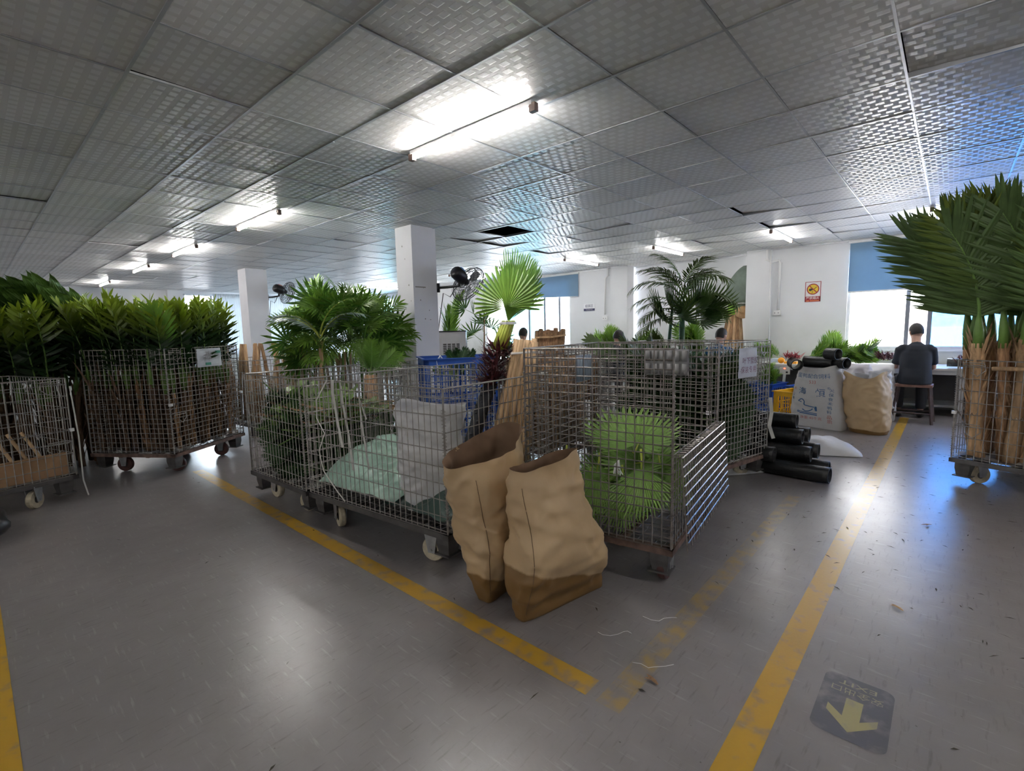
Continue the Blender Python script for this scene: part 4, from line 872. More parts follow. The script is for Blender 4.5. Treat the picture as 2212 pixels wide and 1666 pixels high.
for q in range(30):
    x, y = 2.55+R_.uniform(0, .85), 2.9+R_.uniform(0, .9); mb = MB(); mb.tube([(0, 0, 0), (0, 0, .5), (R_.uniform(-.06, .06), R_.uniform(-.06, .06), .95)], .014, 6)
    o = mb.build('upright_cane', BARK_L if q % 3 else STALK, None, True, (x, y, .225)); tag(o, 'thin upright stem in the cage below the dense palm bush', 'stem', 'stems below the palm bush')
def palm(name, label, base, trunk, crown, mats, trm, M0=None, cat='artificial palm', r0=.05, key=None, part='frond'):
    """a whole palm: trunk plus leaf parts (each with its own leaflets)"""
    mb = MB()
    for tr in trunk: mb.tube([V(*p)-V(*base) for p in tr[0]], tr[1], 9)
    o = mb.build(name, trm, None, True, base); tag(o, label, cat)
    for k, M in crown:
        s_, l_, _ = CACHE[k]; Ml = Matrix.Translation(-V(*base)) @ M; b = put(part, s_, o, None, Ml); c = put('leaflets', l_, b); c['kind'] = 'stuff'
    return o
for s_ in range(2): leafpair('silver%d' % s_, lambda s_=s_: pinnate(160+s_, .62, 14, .20, .026, 1.1, .6, 1.5, .5, .1, .2, .010, bexp=1.), STALK_Y, LEAF_S if s_ else LEAF_M)
sb = V(2.42, 2.95, .24); cr = V(2.44, 2.93, 1.34)
palm('silver_palm', 'slim palm with drooping silvery leaves before the dense bush', tuple(sb), [([tuple(sb), (2.43, 2.94, .8), tuple(cr)], [.03, .025, .02])],
     [('silver1', frame((-.2, .35, 1), (-.5, .85, 0), cr, 1.05)), ('silver1', frame((-.4, .1, 1), (-.7, .4, -.2), cr, .9)), ('silver1', frame((.2, -.3, 1), (.5, -.8, 0), cr, 1.0)), ('silver0', frame((.12, -.12, 1), (.3, -.7, .2), cr+V(0, 0, .05), 1.05)), ('silver0', frame((-.1, .5, 1), (-.2, .9, .1), cr, 1.05)), ('silver0', frame((0, .1, 1), (-.8, -.3, 0), cr-V(0, 0, .18), .62)), ('silver0', frame((0, -.2, 1), (-.2, -.9, 0), cr-V(0, 0, .18), .62)), ('silver0', frame((0, .2, 1), (-.3, .9, 0), cr-V(0, 0, .18), .6))], None, BARK_L)
leafpair('cycas', lambda: pinnate(171, .52, 30, .15, .012, 1.2, .7, .45, .1, .25, .22, .008), STALK, LEAF_M)
cb = V(2.43, 2.04, .24); cr = V(2.45, 2.02, 1.0)
palm('cycad', 'brown-trunked cycad with stiff feather leaves behind the split leaves', tuple(cb), [([tuple(cb), (2.44, 2.03, .6), tuple(cr)], [.075, .07, .055])],
     [('cycas', frame(u_, f_, cr, s_)) for u_, f_, s_ in (((.1, .05, 1), (-.6, -.5, .3), .62), ((.3, -.28, .7), (-.5, -.6, .3), .68), ((.45, -.55, .55), (-.5, -.6, .3), .70), ((-.05, .4, .9), (-.6, -.4, .3), .6), ((.5, -.4, .3), (-.5, -.6, .4), .7), ((.1, -.15, 1), (-.6, -.5, .3), .66), ((-.3, .1, .9), (-.7, .2, .3), .55), ((.4, .3, .7), (.5, .5, .3), .55))], None, BARK)
# split leaves, stems and dark leaves in the cage behind
for s_ in range(3): leafpair('split%d' % s_, lambda s_=s_: split_leaf(180+s_, .21), STALK, LEAF_P)
def Mp(x, y, z): return tuple(cpt(Mc, x, y, z))
sl = [((.58, -.20, .80), (.2, -.9, -.5), (-.7, -.3, .75), 1.2, 'big split leaf lying face up at the front of the split-leaf cage'), ((.72, -.35, .86), (.5, .6, .3), (-.5, -.3, .9), 1., 'split leaf on top of the pile toward the left end of its cage'), ((.35, -.42, .80), (.6, -.5, .2), (-.4, -.4, .9), 1., 'split leaf on top of the pile behind the white straps')]
for q, (p, up, fc, sc, lb) in enumerate(sl): place('split%d' % q, frame(up, fc, Mp(*p), sc), 'split_leaf', lb, 'leaf', 'split leaves in the cage behind', 'leaf_blade', False)
for q in range(26): place('split%d' % (q % 3), frame((rnd(-1, 1), rnd(-1, 1), rnd(-.2, .4)), (rnd(-.5, .5), rnd(-.5, .5), 1), Mp(rnd(.12, .85), rnd(-.85, -.15), .62+rnd(0, .2)), rnd(.8, 1.15)), 'split_leaf', 'split leaf in the middle of the pile in the split-leaf cage', 'leaf', 'split leaves in the cage behind', 'leaf_blade', False)
for q in range(60):
    z = .66+.14*random.random(); y = -.08-.85*random.random(); mb = MB(); a, b = V(*Mp(.03+rnd(0, .1), y, z)), V(*Mp(.62+rnd(0, .3), y+rnd(-.15, .15), z+rnd(-.04, .04))); mb.tube([a*0, (b-a)*.5+V(0, 0, -.01), b-a], rnd(.006, .011), 5)
    o = mb.build('dry_twig', BARK_L if q % 3 == 0 else (BARK if q % 3 == 1 else STALK), None, True, a); tag(o, 'thin brown stem lying across the pile in the split-leaf cage', 'stem', 'stems in the split-leaf cage')
for s_ in range(4): leafpair('dark%d' % s_, lambda s_=s_: pinnate(190+s_, .62, 18, .22, .036, 1.0, .5, .35, .35, .2, .05), STALK, LEAF_D)
DK = ['dark0', 'dark1', 'dark2', 'dark3']; R_ = random.Random(40)
heap(DK, Mc, 150, .62, .03, .93, -.96, -.05, .24, .66, .8, LEAF_D, 'dense dark green leaf filling of the split-leaf cage', 'leaves', R_)
packed(DK, Mc, 60, .62, .03, .93, -.96, -.03, .25, .70, .8, 'dark_leaf', 'dark green leaf packed in the lower part of the split-leaf cage', 'leaf', 'dark leaves in the split-leaf cage', R_)
packed(DK, Mc, 40, .62, .03, .93, -.24, -.015, .25, .74, .62, 'dark_leaf', 'dark green leaf along the aisle side of the split-leaf cage', 'leaf', 'dark leaves at the side of the split-leaf cage', R_, .14)
packed(DK, Mc, 24, .62, .40, .94, -.50, -.03, .62, .86, .55, 'dark_leaf', 'dark green leaf on the high left end of the pile in the split-leaf cage', 'leaf', 'dark leaves on the high end of the split-leaf cage', R_, .14, .5)
# packed dark leaves in the papered cage
def Bp(x, y, z): return tuple(cpt(B, x, y, z))
R_ = random.Random(41)
heap(DK, B, 260, .62, .10, 1.17, -.92, -.03, .24, 1.06, .78, LEAF_D, 'dense dark green leaf filling of the papered cage', 'leaves', R_)
packed(DK, B, 60, .62, .03, 1.17, -.92, -.03, .24, 1.10, .78, 'dark_leaf', 'dark green leaf in the packed layers of the papered cage', 'leaf', 'dark leaves in the papered cage', R_)
packed(DK, B, 70, .62, .05, .28, -.92, -.02, .24, 1.08, .66, 'dark_leaf', 'dark green leaf pressed against the papered side of its cage', 'leaf', 'dark leaves against the papered side', R_, .14)
leafpair('stiff', lambda: pinnate(200, .50, 14, .26, .040, .9, .35, .3, .1, .3, .05), STALK, LEAF_A)
for q, (x, y, z, up, fc) in enumerate([(.95, -.45, 1.05, (.1, .5, .6), (-1, 0, .3)), (1.05, -.40, 1.06, (.2, .4, .6), (-1, 0, .3)), (.9, -.35, 1.05, (0, .5, .4), (-1, -.2, .3)), (1.0, -.6, 1.05, (-.1, .4, .7), (-1, 0, .3)), (.08, -.25, 1.05, (-.12, -1, .0), (-.3, 0, .9)), (.10, -.22, 1.0, (-.14, -1, .02), (-.3, 0, .9)), (.12, -.18, 1.02, (-.1, -1, .08), (-.3, 0, .9))]):
    place('stiff', frame(Matrix.Rotation(B.rotation_euler[2], 3, 'Z') @ V(*up), Matrix.Rotation(B.rotation_euler[2], 3, 'Z') @ V(*fc), Bp(x, y, z), .55), 'palm_leaf', 'stiff dark palm leaf poking from the top of the papered cage' if q < 4 else 'dark leaf tip poking out of the mesh over the handwritten paper', 'palm leaf', 'stiff leaves at the papered cage')
# bark bundles in the cage behind
def bark_bundle(label, c, top, n, w_, mt, r=.03):
    t = thing('bark_bundle', label, 'bundle', c); c_, tp = V(*c), V(*top)-V(*c)
    for q in range(n):
        u = (q/(n-1)-.5)*w_; a = V(u*.6, -u*.8, 0)+V(rnd(-.02, .02), rnd(-.02, .02), 0); b = tp+V(u*1.0, -u*.9, rnd(-.05, .04)); mb = MB(); mb.tube([a, a.lerp(b, .5), b], [r*1.1, r, r*.95], 8); mb.build('bark_stick', mt, t, True)
    mb = MB(); mb.tube([tp*.92+V(-w_*.62, w_*.5, 0)-V(.04, .04, 0), tp*.92-V(.06, .06, 0), tp*.92+V(w_*.62, -w_*.5, .02)-V(.04, .04, 0)], .014, 5, True, .5); mb.build('paper_band', BARK_L, t, True); return t
bark_bundle('bundle of brown bark sticks tied with a paper band, rising above its cage', (3.75, .95, .24), (4.30, 1.28, 1.40), 8, .22, BARK)
for q in range(26):
    p = cpt(Nc, .06+.1*(q % 7)+rnd(-.02, .02), -.08-.22*(q//7), .235); mb = MB(); mb.tube([(0, 0, 0), (rnd(-.02, .02), 0, .4), (rnd(-.04, .04), rnd(-.04, .04), .82+rnd(-.08, .08))], [.036, .034, .030], 8); o = mb.build('bark_stick', BARK if q % 2 else BARK_L, None, True, p); tag(o, 'upright brown bark stick in the cage behind the folded-side cage', 'stick', 'bark sticks in the rear cage')
mb = MB()
for k, (z0_, z1_) in enumerate(((.60, 1.0), (.62, 1.04))):
    a = cpt(Nc, .62-.4*k, .0-.9, 0); 
mb.box(4.38, 4.42, .75, 1.28, .62, 1.10); o = mb.build('cardboard_sheet', CARD); tag(o, 'upright brown cardboard sheet among the bark sticks in the rear cage', 'cardboard')
for q in range(18):
    p = cpt(Qc, .08+.16*(q % 6), -.1-.35*(q//6), .235); mb = MB(); mb.tube([(0, 0, 0), (rnd(-.03, .03), 0, .5), (rnd(-.08, .08), rnd(-.08, .08), 1.05)], [.03, .028, .02], 7); o = mb.build('bark_stick', BARK_L if q % 2 else BARK, None, True, p); tag(o, 'brown bark stick standing in the far cage before the far column', 'stick', 'bark sticks in the far cage')
t = thing('twig_bundle', 'slanted bundle of thin straw-coloured twigs beside the dense palm bush', 'bundle', (2.36, 3.55, .24))
for q in range(26):
    a = V(rnd(-.05, .05), rnd(-.05, .05), 0); b = V(.05, -.15, .98)+V(rnd(-.07, .07), rnd(-.07, .07), rnd(-.05, .06)); mb = MB(); mb.tube([a, b], .006, 5); mb.build('twig', mat('straw_twig', (.45, .36, .20), .7, 0, .3, 20), t)

# ------------------------------------------------------------------ ribbed plastic sheets hung on the folded-side cage
def ribbed(label, c, a, b, z0_, z1_, mt, n, rows=1):
    p, q = V(*a), V(*b); t = thing('ribbed_panel', label, 'panel', (p.x, p.y, z0_)); d = (q-p); n_ = V(d.y, -d.x, 0).normalized()
    mb = MB(); o = n_*.004
    mb.add([V(0, 0, 0)-o, d-o, d-o+V(0, 0, z1_-z0_), V(0, 0, z1_-z0_)-o, o*0, d, d+V(0, 0, z1_-z0_), V(0, 0, z1_-z0_)], [(0, 1, 2, 3), (5, 4, 7, 6), (0, 4, 5, 1), (3, 2, 6, 7), (0, 3, 7, 4), (1, 5, 6, 2)]); mb.build('backing', mt, t)
    for r in range(rows):
        h = (z1_-z0_)/rows
        for k in range(n):
            e = d*((k+.5)/n); mb = MB(); mb.tube([e+V(0, 0, h*r+.01)+n_*.006, e+V(0, 0, h*(r+1)-.01)+n_*.006], d.length/n*.36, 8); mb.build('rib', mt, t, True)
    return t
x_, y_ = cpt(T, .86, -.99), cpt(T, .66, -1.085)
a, b = cpt(T, .90, -.70), cpt(T, .905, -.97); ribbed('small blue-grey ribbed plastic panel on the far left side of the folded-side cage', None, tuple(a), tuple(b), 1.0, 1.20, mat('blue_grey_plastic', (.28, .34, .42), .45, 0, .1, 10), 6)
a, b = cpt(T, .52, -1.098), cpt(T, .20, -1.098); ribbed('grey ribbed plastic panel hung behind the front mesh of the folded-side cage', None, tuple(a), tuple(b), 1.04, 1.23, mat('grey_ribbed_plastic', (.24, .235, .24), .5, 0, .1, 10), 6, 2)

# ------------------------------------------------------------------ plastic crates
def crate(label, loc, rz, L, W, H, mt, cell=(8, 5), group=None):
    t = thing('plastic_crate', label, 'crate', loc, rz, group); e = .012
    for k, (a, b, o) in enumerate((((-L/2, -W/2), (L/2, -W/2), (0, -1)), ((L/2, -W/2), (L/2, W/2), (1, 0)), ((L/2, W/2), (-L/2, W/2), (0, 1)), ((-L/2, W/2), (-L/2, -W/2), (-1, 0)))):
        mb = MB(); a, b = V(*a, 0), V(*b, 0); d = b-a; n = max(3, round(d.length/.06)); u = d.normalized(); nn = V(-u.y, u.x, 0)
        def slab(s0, s1, z0, z1, th=.010):
            p = a+u*s0; q = a+u*s1; mb.add([p+V(0, 0, z0), q+V(0, 0, z0), q+V(0, 0, z1), p+V(0, 0, z1), p+nn*th+V(0, 0, z0), q+nn*th+V(0, 0, z0), q+nn*th+V(0, 0, z1), p+nn*th+V(0, 0, z1)], [(0, 1, 2, 3), (5, 4, 7, 6), (0, 4, 5, 1), (3, 2, 6, 7), (0, 3, 7, 4), (1, 5, 6, 2)])
        ln = d.length; slab(0, ln, H-.07, H, .012); slab(0, ln, 0, .03, .012); slab(0, .05, 0, H, .012); slab(ln-.05, ln, 0, H, .012)
        for q in range(1, n): s = ln*q/n; slab(s-.007, s+.007, .03, H-.07)
        for z in (H*.33, H*.60): slab(.05, ln-.05, z-.006, z+.006)
        mb.build('crate_side', mt, t)
    mb = MB(); mb.box(-L/2, L/2, -W/2, W/2, 0, .012); mb.build('crate_floor', mt, t)
    mb = MB(); r = .02
    mb.box(-L/2-r, L/2+r, -W/2-r, -W/2, H-.012, H); mb.box(-L/2-r, L/2+r, W/2, W/2+r, H-.012, H); mb.box(-L/2-r, -L/2, -W/2, W/2, H-.012, H); mb.box(L/2, L/2+r, -W/2, W/2, H-.012, H); mb.build('crate_rim', mt, t)
    return t
bcx = V(3.47, 1.93, 0)
crate('big blue plastic crate at the bottom of the stack by the near column', (3.47, 1.93, .23), math.radians(58), .62, .78, .43, BLUEP, group='blue crates')
crate('big blue plastic crate on top of the stack by the near column, leaves inside', (3.47, 1.93, .665), math.radians(58), .62, .78, .46, BLUEP, group='blue crates')
mb = MB(); mb.tube([(3.10, 1.80, .95), (3.09, 1.81, 1.10), (3.13, 1.80, 1.15), (3.19, 1.82, 1.10)], .008, 6); o = mb.build('rope_loop', WHITEP, None, True); tag(o, 'white rope loop on the rim of the big blue crate', 'rope')
for q in range(9): place(('split%d' % (q % 3)) if q < 3 else 'dark%d' % (q % 4), frame((rnd(-.6, .6), rnd(-.6, .6), .5), (-.7, -.7, .5), (3.40+rnd(-.1, .2), 1.88+rnd(-.1, .2), .92+.04*(q % 3)), .42), 'split_leaf' if q < 3 else 'dark_leaf', 'fresh green split leaf lying in the top blue crate' if q < 3 else 'dark leaf lying in the top blue crate', 'leaf', 'leaves in the blue crate', 'leaf_blade')
# ------------------------------------------------------------------ work benches along the window wall
BTOP = mat('pale_bench_top', (.56, .55, .53), .35, 0, .1, 4); BFR = mat('dark_bench_frame', (.09, .085, .085), .6, .2, .2, 8)
def bench(label, x0, x1, y0, y1, z, back=True):
    t = thing('work_bench', label, 'bench', (x0, y0, 0)); L, W = x1-x0, y1-y0
    mb = MB(); mb.box(0, L, 0, W, z-.03, z); mb.build('bench_top', BTOP, t)
    mb = MB(); mb.box(.012, .04, .02, W-.02, z-.09, z-.03); mb.build('apron', GREYM, t)
    n = max(2, int(W/1.2)+1)
    for q in range(n):
        for x in (.05, L-.08): mb = MB(); y = .04+(W-.12)*q/(n-1); mb.box(x, x+.04, y, y+.04, 0, z-.03); mb.build('leg', GREYM, t)
    mb = MB(); mb.box(.25, L-.05, .05, W-.05, .13, .16); mb.build('shelf', mat('dusty_white_board', (.42, .42, .42), .7, 0, .15, 6), t)
    if back: mb = MB(); mb.box(L-.06, L-.03, .05, W-.05, .16, z-.03); mb.build('back_board', mat('grey_back_board', (.12, .115, .115), .8, 0, .15, 4), t)
    return t
bench('long work bench under the right-hand window where the dark-shirted man sits', 9.08, 10.0, -3.6, .47, .715)
bench('work bench in front of the recess beside the tall potted palm', 8.75, 9.9, .98, 3.4, .76)
bench('work bench before the window behind the tied fan-leaf palm', 7.75, 8.6, 3.9, 7.6, .76)
bench('far work bench where the striped-shirt man sits', 8.5, 9.8, 8.6, 11.4, .74)
t = thing('socket_box', 'pale socket box with a red light fixed to the bench leg', 'socket', (9.065, -.02, .55))
mb = MB(); mb.box(-.02, .015, -.075, .075, 0, .12); mb.build('body', mat('pale_socket_plastic', (.55, .54, .48), .5), t)
mb = MB(); mb.box(-.024, -.02, -.012, .012, .09, .105); mb.build('indicator_light', mat('red_indicator', (1, .06, .03), .5, emit=1.5), t)
mb = MB(); mb.box(-.023, -.02, -.05, -.02, .02, .05); mb.build('plug', BLACKP, t)
mb = MB(); mb.tube([(9.05, -.02, .55), (9.045, -.01, .3), (9.06, .01, .03)], .022, 8); o = mb.build('bench_conduit', mat('grey_conduit', (.33, .35, .33), .6), None, True); tag(o, 'grey conduit running down from the bench socket box to the floor', 'conduit')
# tape dispenser and boxes on the bench
t = thing('tape_dispenser', 'orange-yellow tape dispenser on the bench behind the papered cage', 'tape dispenser', (9.30, .02, .715)); OR = mat('orange_plastic', (.85, .36, .02), .4)
mb = MB(); mb.box(-.06, .06, -.17, .02, 0, .035); mb.build('base', OR, t); mb = MB(); mb.lathe([(.0, 0), (.05, 0), (.05, .045), (0, .045)], 16, Matrix.Translation((0, .08, .05)) @ Matrix.Rotation(PI/2, 4, 'Y')); mb.build('tape_roll', OR, t, True)
mb = MB(); mb.box(9.45, 9.65, .14, .30, .715, .78); o = mb.build('paper_box', mat('pale_blue_box', (.55, .62, .72), .5)); tag(o, 'small pale blue box on the bench beside the tape dispenser', 'box')
# leaf bunches lying on the benches
for s_ in range(2): leafpair('fresh%d' % s_, lambda s_=s_: pinnate(210+s_, .62, 18, .30, .03, .95, .4, .45, .3, .15, .1), STALK_Y, LEAF_M)
def bunch(label, c, n, upb, spread, keys, sc, group=None, part='leaf'):
    t = thing('leaf_bunch', label, 'leaf bunch', c)
    for q in range(n):
        k = keys[q % len(keys)]; s_, l_, _ = CACHE[k]; up = V(*upb)+V(rnd(-1, 1), rnd(-1, 1), rnd(-.3, 1))*spread; b = put(part, s_, t, None, frame(up, (rnd(-1, .2), rnd(-1, 1), rnd(.2, 1)), (rnd(-.08, .08), rnd(-.15, .15), rnd(.02, .12)), sc*rnd(.8, 1.1))); c_ = put('leaflets', l_, b); c_['kind'] = 'stuff'
    return t
FR = ['fresh0', 'fresh1']; leafpair('benchfan', lambda: fan(230, .36, 22, 2.4, .6, None, .2, .2, .3), STALK_Y, LEAF_F)
bunch('loose bunch of fresh palm leaves on the recess bench, left of the tall potted palm', (9.15, 3.15, .80), 14, (-.2, .6, .55), .45, FR, .85)
bunch('bunch of fresh palm leaves on the recess bench behind the blue-shirted man', (9.1, 1.45, .80), 18, (-.2, .5, .55), .5, FR+['benchfan'], .85)
bunch('second heap of palm leaves on the recess bench by the potted palm trunk', (9.0, 2.1, .80), 12, (-.3, .7, .35), .45, FR, .8)
bunch('bunch of bright green palm leaves lying behind the pink-collared black tube', (9.35, -.42, .74), 12, (.1, -.6, .4), .5, FR, .62)
bunch('heap of palm leaves lying along the bench below the poster wall', (9.45, -.80, .74), 16, (.1, -.8, .22), .35, FR+['dark0', 'dark1'], .62)
bunch('small heap of green leaves at the end of the bench near the tape dispenser', (9.55, .28, .74), 8, (0, .5, .5), .5, FR, .45)
bunch('heap of leaves on the bench left of the dark-shirted man', (9.4, -1.25, .74), 10, (0, .9, .2), .3, FR, .5)
def straps(name, label, c, n, ln, mt, wd=.016, cat='leaf bunch', dr=(0, 0, 1), sp=1.):
    mb = MB()
    for q in range(n):
        a = rnd(0, 2*PI); d = V(math.cos(a), math.sin(a), rnd(-.2, .9))*sp+V(*dr); mb.strip(V(rnd(-.1, .1), rnd(-.1, .1), rnd(0, .05)), d, V(0, 0, 1), ln*rnd(.6, 1.1), wd, rnd(0, .5))
    o = mb.build(name, mt, None, False, c); return tag(o, label, cat)
straps('maroon_leaf_rosette', 'maroon spiky leaf rosette lying on the bench beside the dark-shirted man', (9.35, -1.33, .80), 150, .17, PURPLE, .018)
straps('maroon_leaf_rosette', 'maroon spiky leaf rosette on the bench to the right of the dark-shirted man', (9.3, -2.25, .76), 90, .14, PURPLE, .016)
mb = MB(); mb.tube([(9.3, -2.05, .79), (9.28, -2.5, .79)], .06, 14); o = mb.build('black_tube', BLACKT, None, True); tag(o, 'black tube lying on the bench to the right of the dark-shirted man', 'tube')
# black tubes on and beside the feed sack
def tube_obj(label, a, b, r, group, name='black_tube'):
    a, b = V(*a), V(*b); d = b-a; t = thing(name, label, 'tube', tuple(a), 0, group); M = d.to_track_quat('Z', 'Y').to_matrix().to_4x4(); L = d.length; n = 26; k = 14; mb = MB(); vs = []
    for i in range(k+1):
        for j in range(n):
            an = 2*PI*j/n; rr = r*(1+.035*noise.noise(V(math.cos(an)*3, math.sin(an)*3, i*.22+r*99+a.x*7))); vs.append(M @ V(math.cos(an)*rr, math.sin(an)*rr, L*i/k))
    mb.add(vs, [(i*n+j, i*n+(j+1) % n, (i+1)*n+(j+1) % n, (i+1)*n+j) for i in range(k) for j in range(n)])
    vi = [M @ V(math.cos(2*PI*j/n)*r*.86, math.sin(2*PI*j/n)*r*.86, z) for z in (0, L) for j in range(n)]
    mb.add(vi, [(j, n+j, n+(j+1) % n, (j+1) % n) for j in range(n)])
    o = len(mb.v)-2*n; mb.f += [(k*n+j, k*n+(j+1) % n, o+n+(j+1) % n, o+n+j) for j in range(n)]+[((j+1) % n, j, o+j, o+(j+1) % n) for j in range(n)]; mb.m += [0]*(2*n)
    mb.build('tube_wall', BLACKT, t, True); return t
TB = [((4.86, -.62, .077), (4.80, -1.36, .077), 'front lowest black tube of the pile on the floor'), ((5.03, -.60, .077), (5.02, -1.32, .077), 'second lowest black tube, just behind the front one'), ((5.20, -.55, .077), (5.20, -1.12, .077), 'lowest black tube farthest from the camera in the floor pile'),
      ((4.72, -.45, .215), (4.72, -.94, .215), 'black tube lying over the papered cage side of the floor pile'), ((4.93, -.60, .212), (4.93, -1.19, .212), 'middle black tube of the second layer in the floor pile'), ((5.10, -.60, .212), (5.10, -1.22, .212), 'rear black tube of the second layer in the floor pile'),
      ((5.02, -.55, .345), (5.02, -1.10, .345), 'black tube in the third layer of the floor pile'), ((5.20, -.55, .34), (5.20, -1.12, .335), 'rear black tube of the third layer of the floor pile'), ((5.16, -.50, .47), (5.16, -1.02, .465), 'topmost black tube of the floor pile')]
for a, b, lb in TB: tube_obj(lb, a, b, .070, 'black tubes in the floor pile')
# feed sack with printing
fs = Sack((7.50, -.79, 0), (7.66, -.76, .815), (-.30, -.95, 0), .335, .235, .11, .14, 7, pw0=5, pw1=3.2, crum=.012, closed=False, rim=.015, belly=.05)
o = fs.build('feed_sack', mat('white_feed_sack', (.60, .59, .585), .5, 0, .05, 5, .25, 16, trans=.08), mat('white_sack_lining', (.50, .50, .52), .6), 'white woven feed sack with blue Chinese printing and a duck drawing, black tubes on top', 'sack', mouth=.1)
def on_sack(me, s0, t0, sx, sz, mt, name):
    """print a flat shape on the sack front: local x runs across, y up"""
    for v in me.vertices:
        s_, t_ = s0+v.co.x*sx, t0+v.co.y*sz; s_ = max(-.97, min(.97, s_)); w0, w1, d0, d1, p0, p1 = fs.p[:6]; e = p0+(p1-p0)*min(1, t_*1.6)
        th = -math.acos(math.copysign(abs(s_)**(e/2), s_)); p = fs.P(th, t_); nn = (fs.Vv*-1+fs.U*s_*.2).normalized(); v.co = p+nn*.003
    me.materials.clear(); me.materials.append(mt); return put(name, me, o)
INKB = mat('blue_ink', (.035, .12, .30), .6); INKR = mat('faded_red_ink', (.50, .13, .12), .6); INKK = mat('dark_ink', (.06, .05, .06), .6)
# the front seen from the camera is the -V side; its left is the +U end reversed, so x is mirrored when needed
SG = 1.0 if fs.U.dot(RX) > 0 else -1.0
def printed(txt, size, s0, t0, mt): 
    me = text_mesh(txt, size); return on_sack(me, s0, t0, SG/.27, 1/.82, mt, 'lettering')
printed('蛋鸭配合饲料', .072, 0, .845, INKB); printed('533', .062, .0, .74, INKR); printed('海', .098, -.42, .585, INKB); printed('恒', .115, .36, .57, INKB); printed('®', .045, .70, .655, INKB); printed('净重:40千克', .045, -.05, .155, INKR)
for k, ch in enumerate('天保食禾鸭料'): printed(ch, .048, .80-.045*k*.6, .62-.068*k, INKB)
printed('品', .055, .66, .20, INKR); printed('质', .055, .66, .13, INKR); printed('无', .04, -.80, .62, INKR); printed('公', .04, -.82, .52, INKB); printed('害', .04, -.83, .46, INKB)
mb = MB()
def ink(pts, w_=.006):
    for a, b in zip(pts, pts[1:]):
        a, b = V(*a, 0), V(*b, 0); d = (b-a).normalized(); h = V(-d.y, d.x, 0)*w_; m_ = 3
        for q in range(m_): p, r = a.lerp(b, q/m_), a.lerp(b, (q+1)/m_); mb.add([p-h, r-h, r+h, p+h], [(0, 1, 2, 3)])
ink([(-.125, .065), (-.105, .085), (-.085, .098), (-.065, .09), (-.05, .06), (-.055, .03), (-.05, .015), (.06, .0)]); ink([(-.125, .065), (-.10, .062), (-.085, .05)], .005)
ink([(-.075, -.04), (-.04, -.062), (0, -.058), (.03, -.04), (.045, -.02)]); ink([(.075, .01), (.078, -.05), (.082, .01), (.07, -.02)], .009); ink([(-.13, -.075), (-.12, -.062), (-.105, -.072), (-.115, -.088), (-.13, -.08)], .005); ink([(-.105, -.072), (.085, -.085)], .005); ink([(-.10, -.09), (.085, -.105)], .007)
on_sack(mb.mesh('duck', INKB), -.12, .34, SG/.27, 1/.82, INKB, 'duck_emblem')
for a, b, lb in (((7.52, -.46, .86), (7.30, -.56, .84), 'black tube with a shiny open end lying on the left side of the feed sack'), ((7.66, -.57, .87), (7.60, -.92, .86), 'black tube lying across the mouth of the feed sack'), ((7.50, -.86, .99), (7.42, -1.0, .985), 'short black tube on top of the tubes on the feed sack'), ((7.66, -.90, .87), (7.55, -1.08, .86), 'black tube at the right side of the feed sack mouth')): tube_obj(lb, a, b, .075, 'black tubes on the feed sack')
straps('pink_leaf_collar', 'pink-red spiky leaf collar at the end of the black tube on the feed sack', (7.58, -.44, .90), 90, .13, PINK, .014, dr=(.1, .1, .5))
b2 = Sack((7.45, -1.36, 0), (7.58, -1.28, .735), (-.30, -.95, 0), .19, .20, .14, .15, 12, pw0=2.6, pw1=2.6, crum=.022, rim=.03, belly=.16)
b2.build('paper_sack', kraft('c', .07), mat('white_sack_lining', (.50, .50, .52), .6), 'crumpled full brown paper sack beside the feed sack, white lining showing at its mouth', 'sack', mouth=.12)
b3 = Sack((8.15, -1.10, .0), (8.2, -1.08, .82), (-.30, -.95, 0), .24, .17, .16, .12, 14, crum=.03, closed=True, pw0=3); b3.build('plastic_sack', mat('translucent_white_film', (.62, .60, .63), .35, 0, .06, 6, .3, 20, trans=.2), None, 'crinkled white plastic sack standing between the feed sack and the brown sack', 'sack')
b4 = Sack((8.55, -1.32, .0), (8.6, -1.30, .80), (-.30, -.95, 0), .22, .20, .12, .10, 15, crum=.02, closed=True, pw0=3); o = b4.build('plastic_sack', POLY, None, 'white sack with a small blue label behind the brown sack by the bench', 'sack')
mb = MB(); mb.box(-.004, 0, -.06, .06, -.03, .03); q = mb.build('blue_label', mat('blue_label', (.05, .28, .45), .5), o, False, (8.47, -1.20, .68))
b5 = Sack((7.62, -1.42, .30), (7.68, -1.42, .745), (-.30, -.95, 0), .11, .10, .10, .07, 17, crum=.02, rim=.02); b5.build('plastic_bag', POLY, POLY, 'thin white bag leaning behind the right side of the brown sack', 'bag')
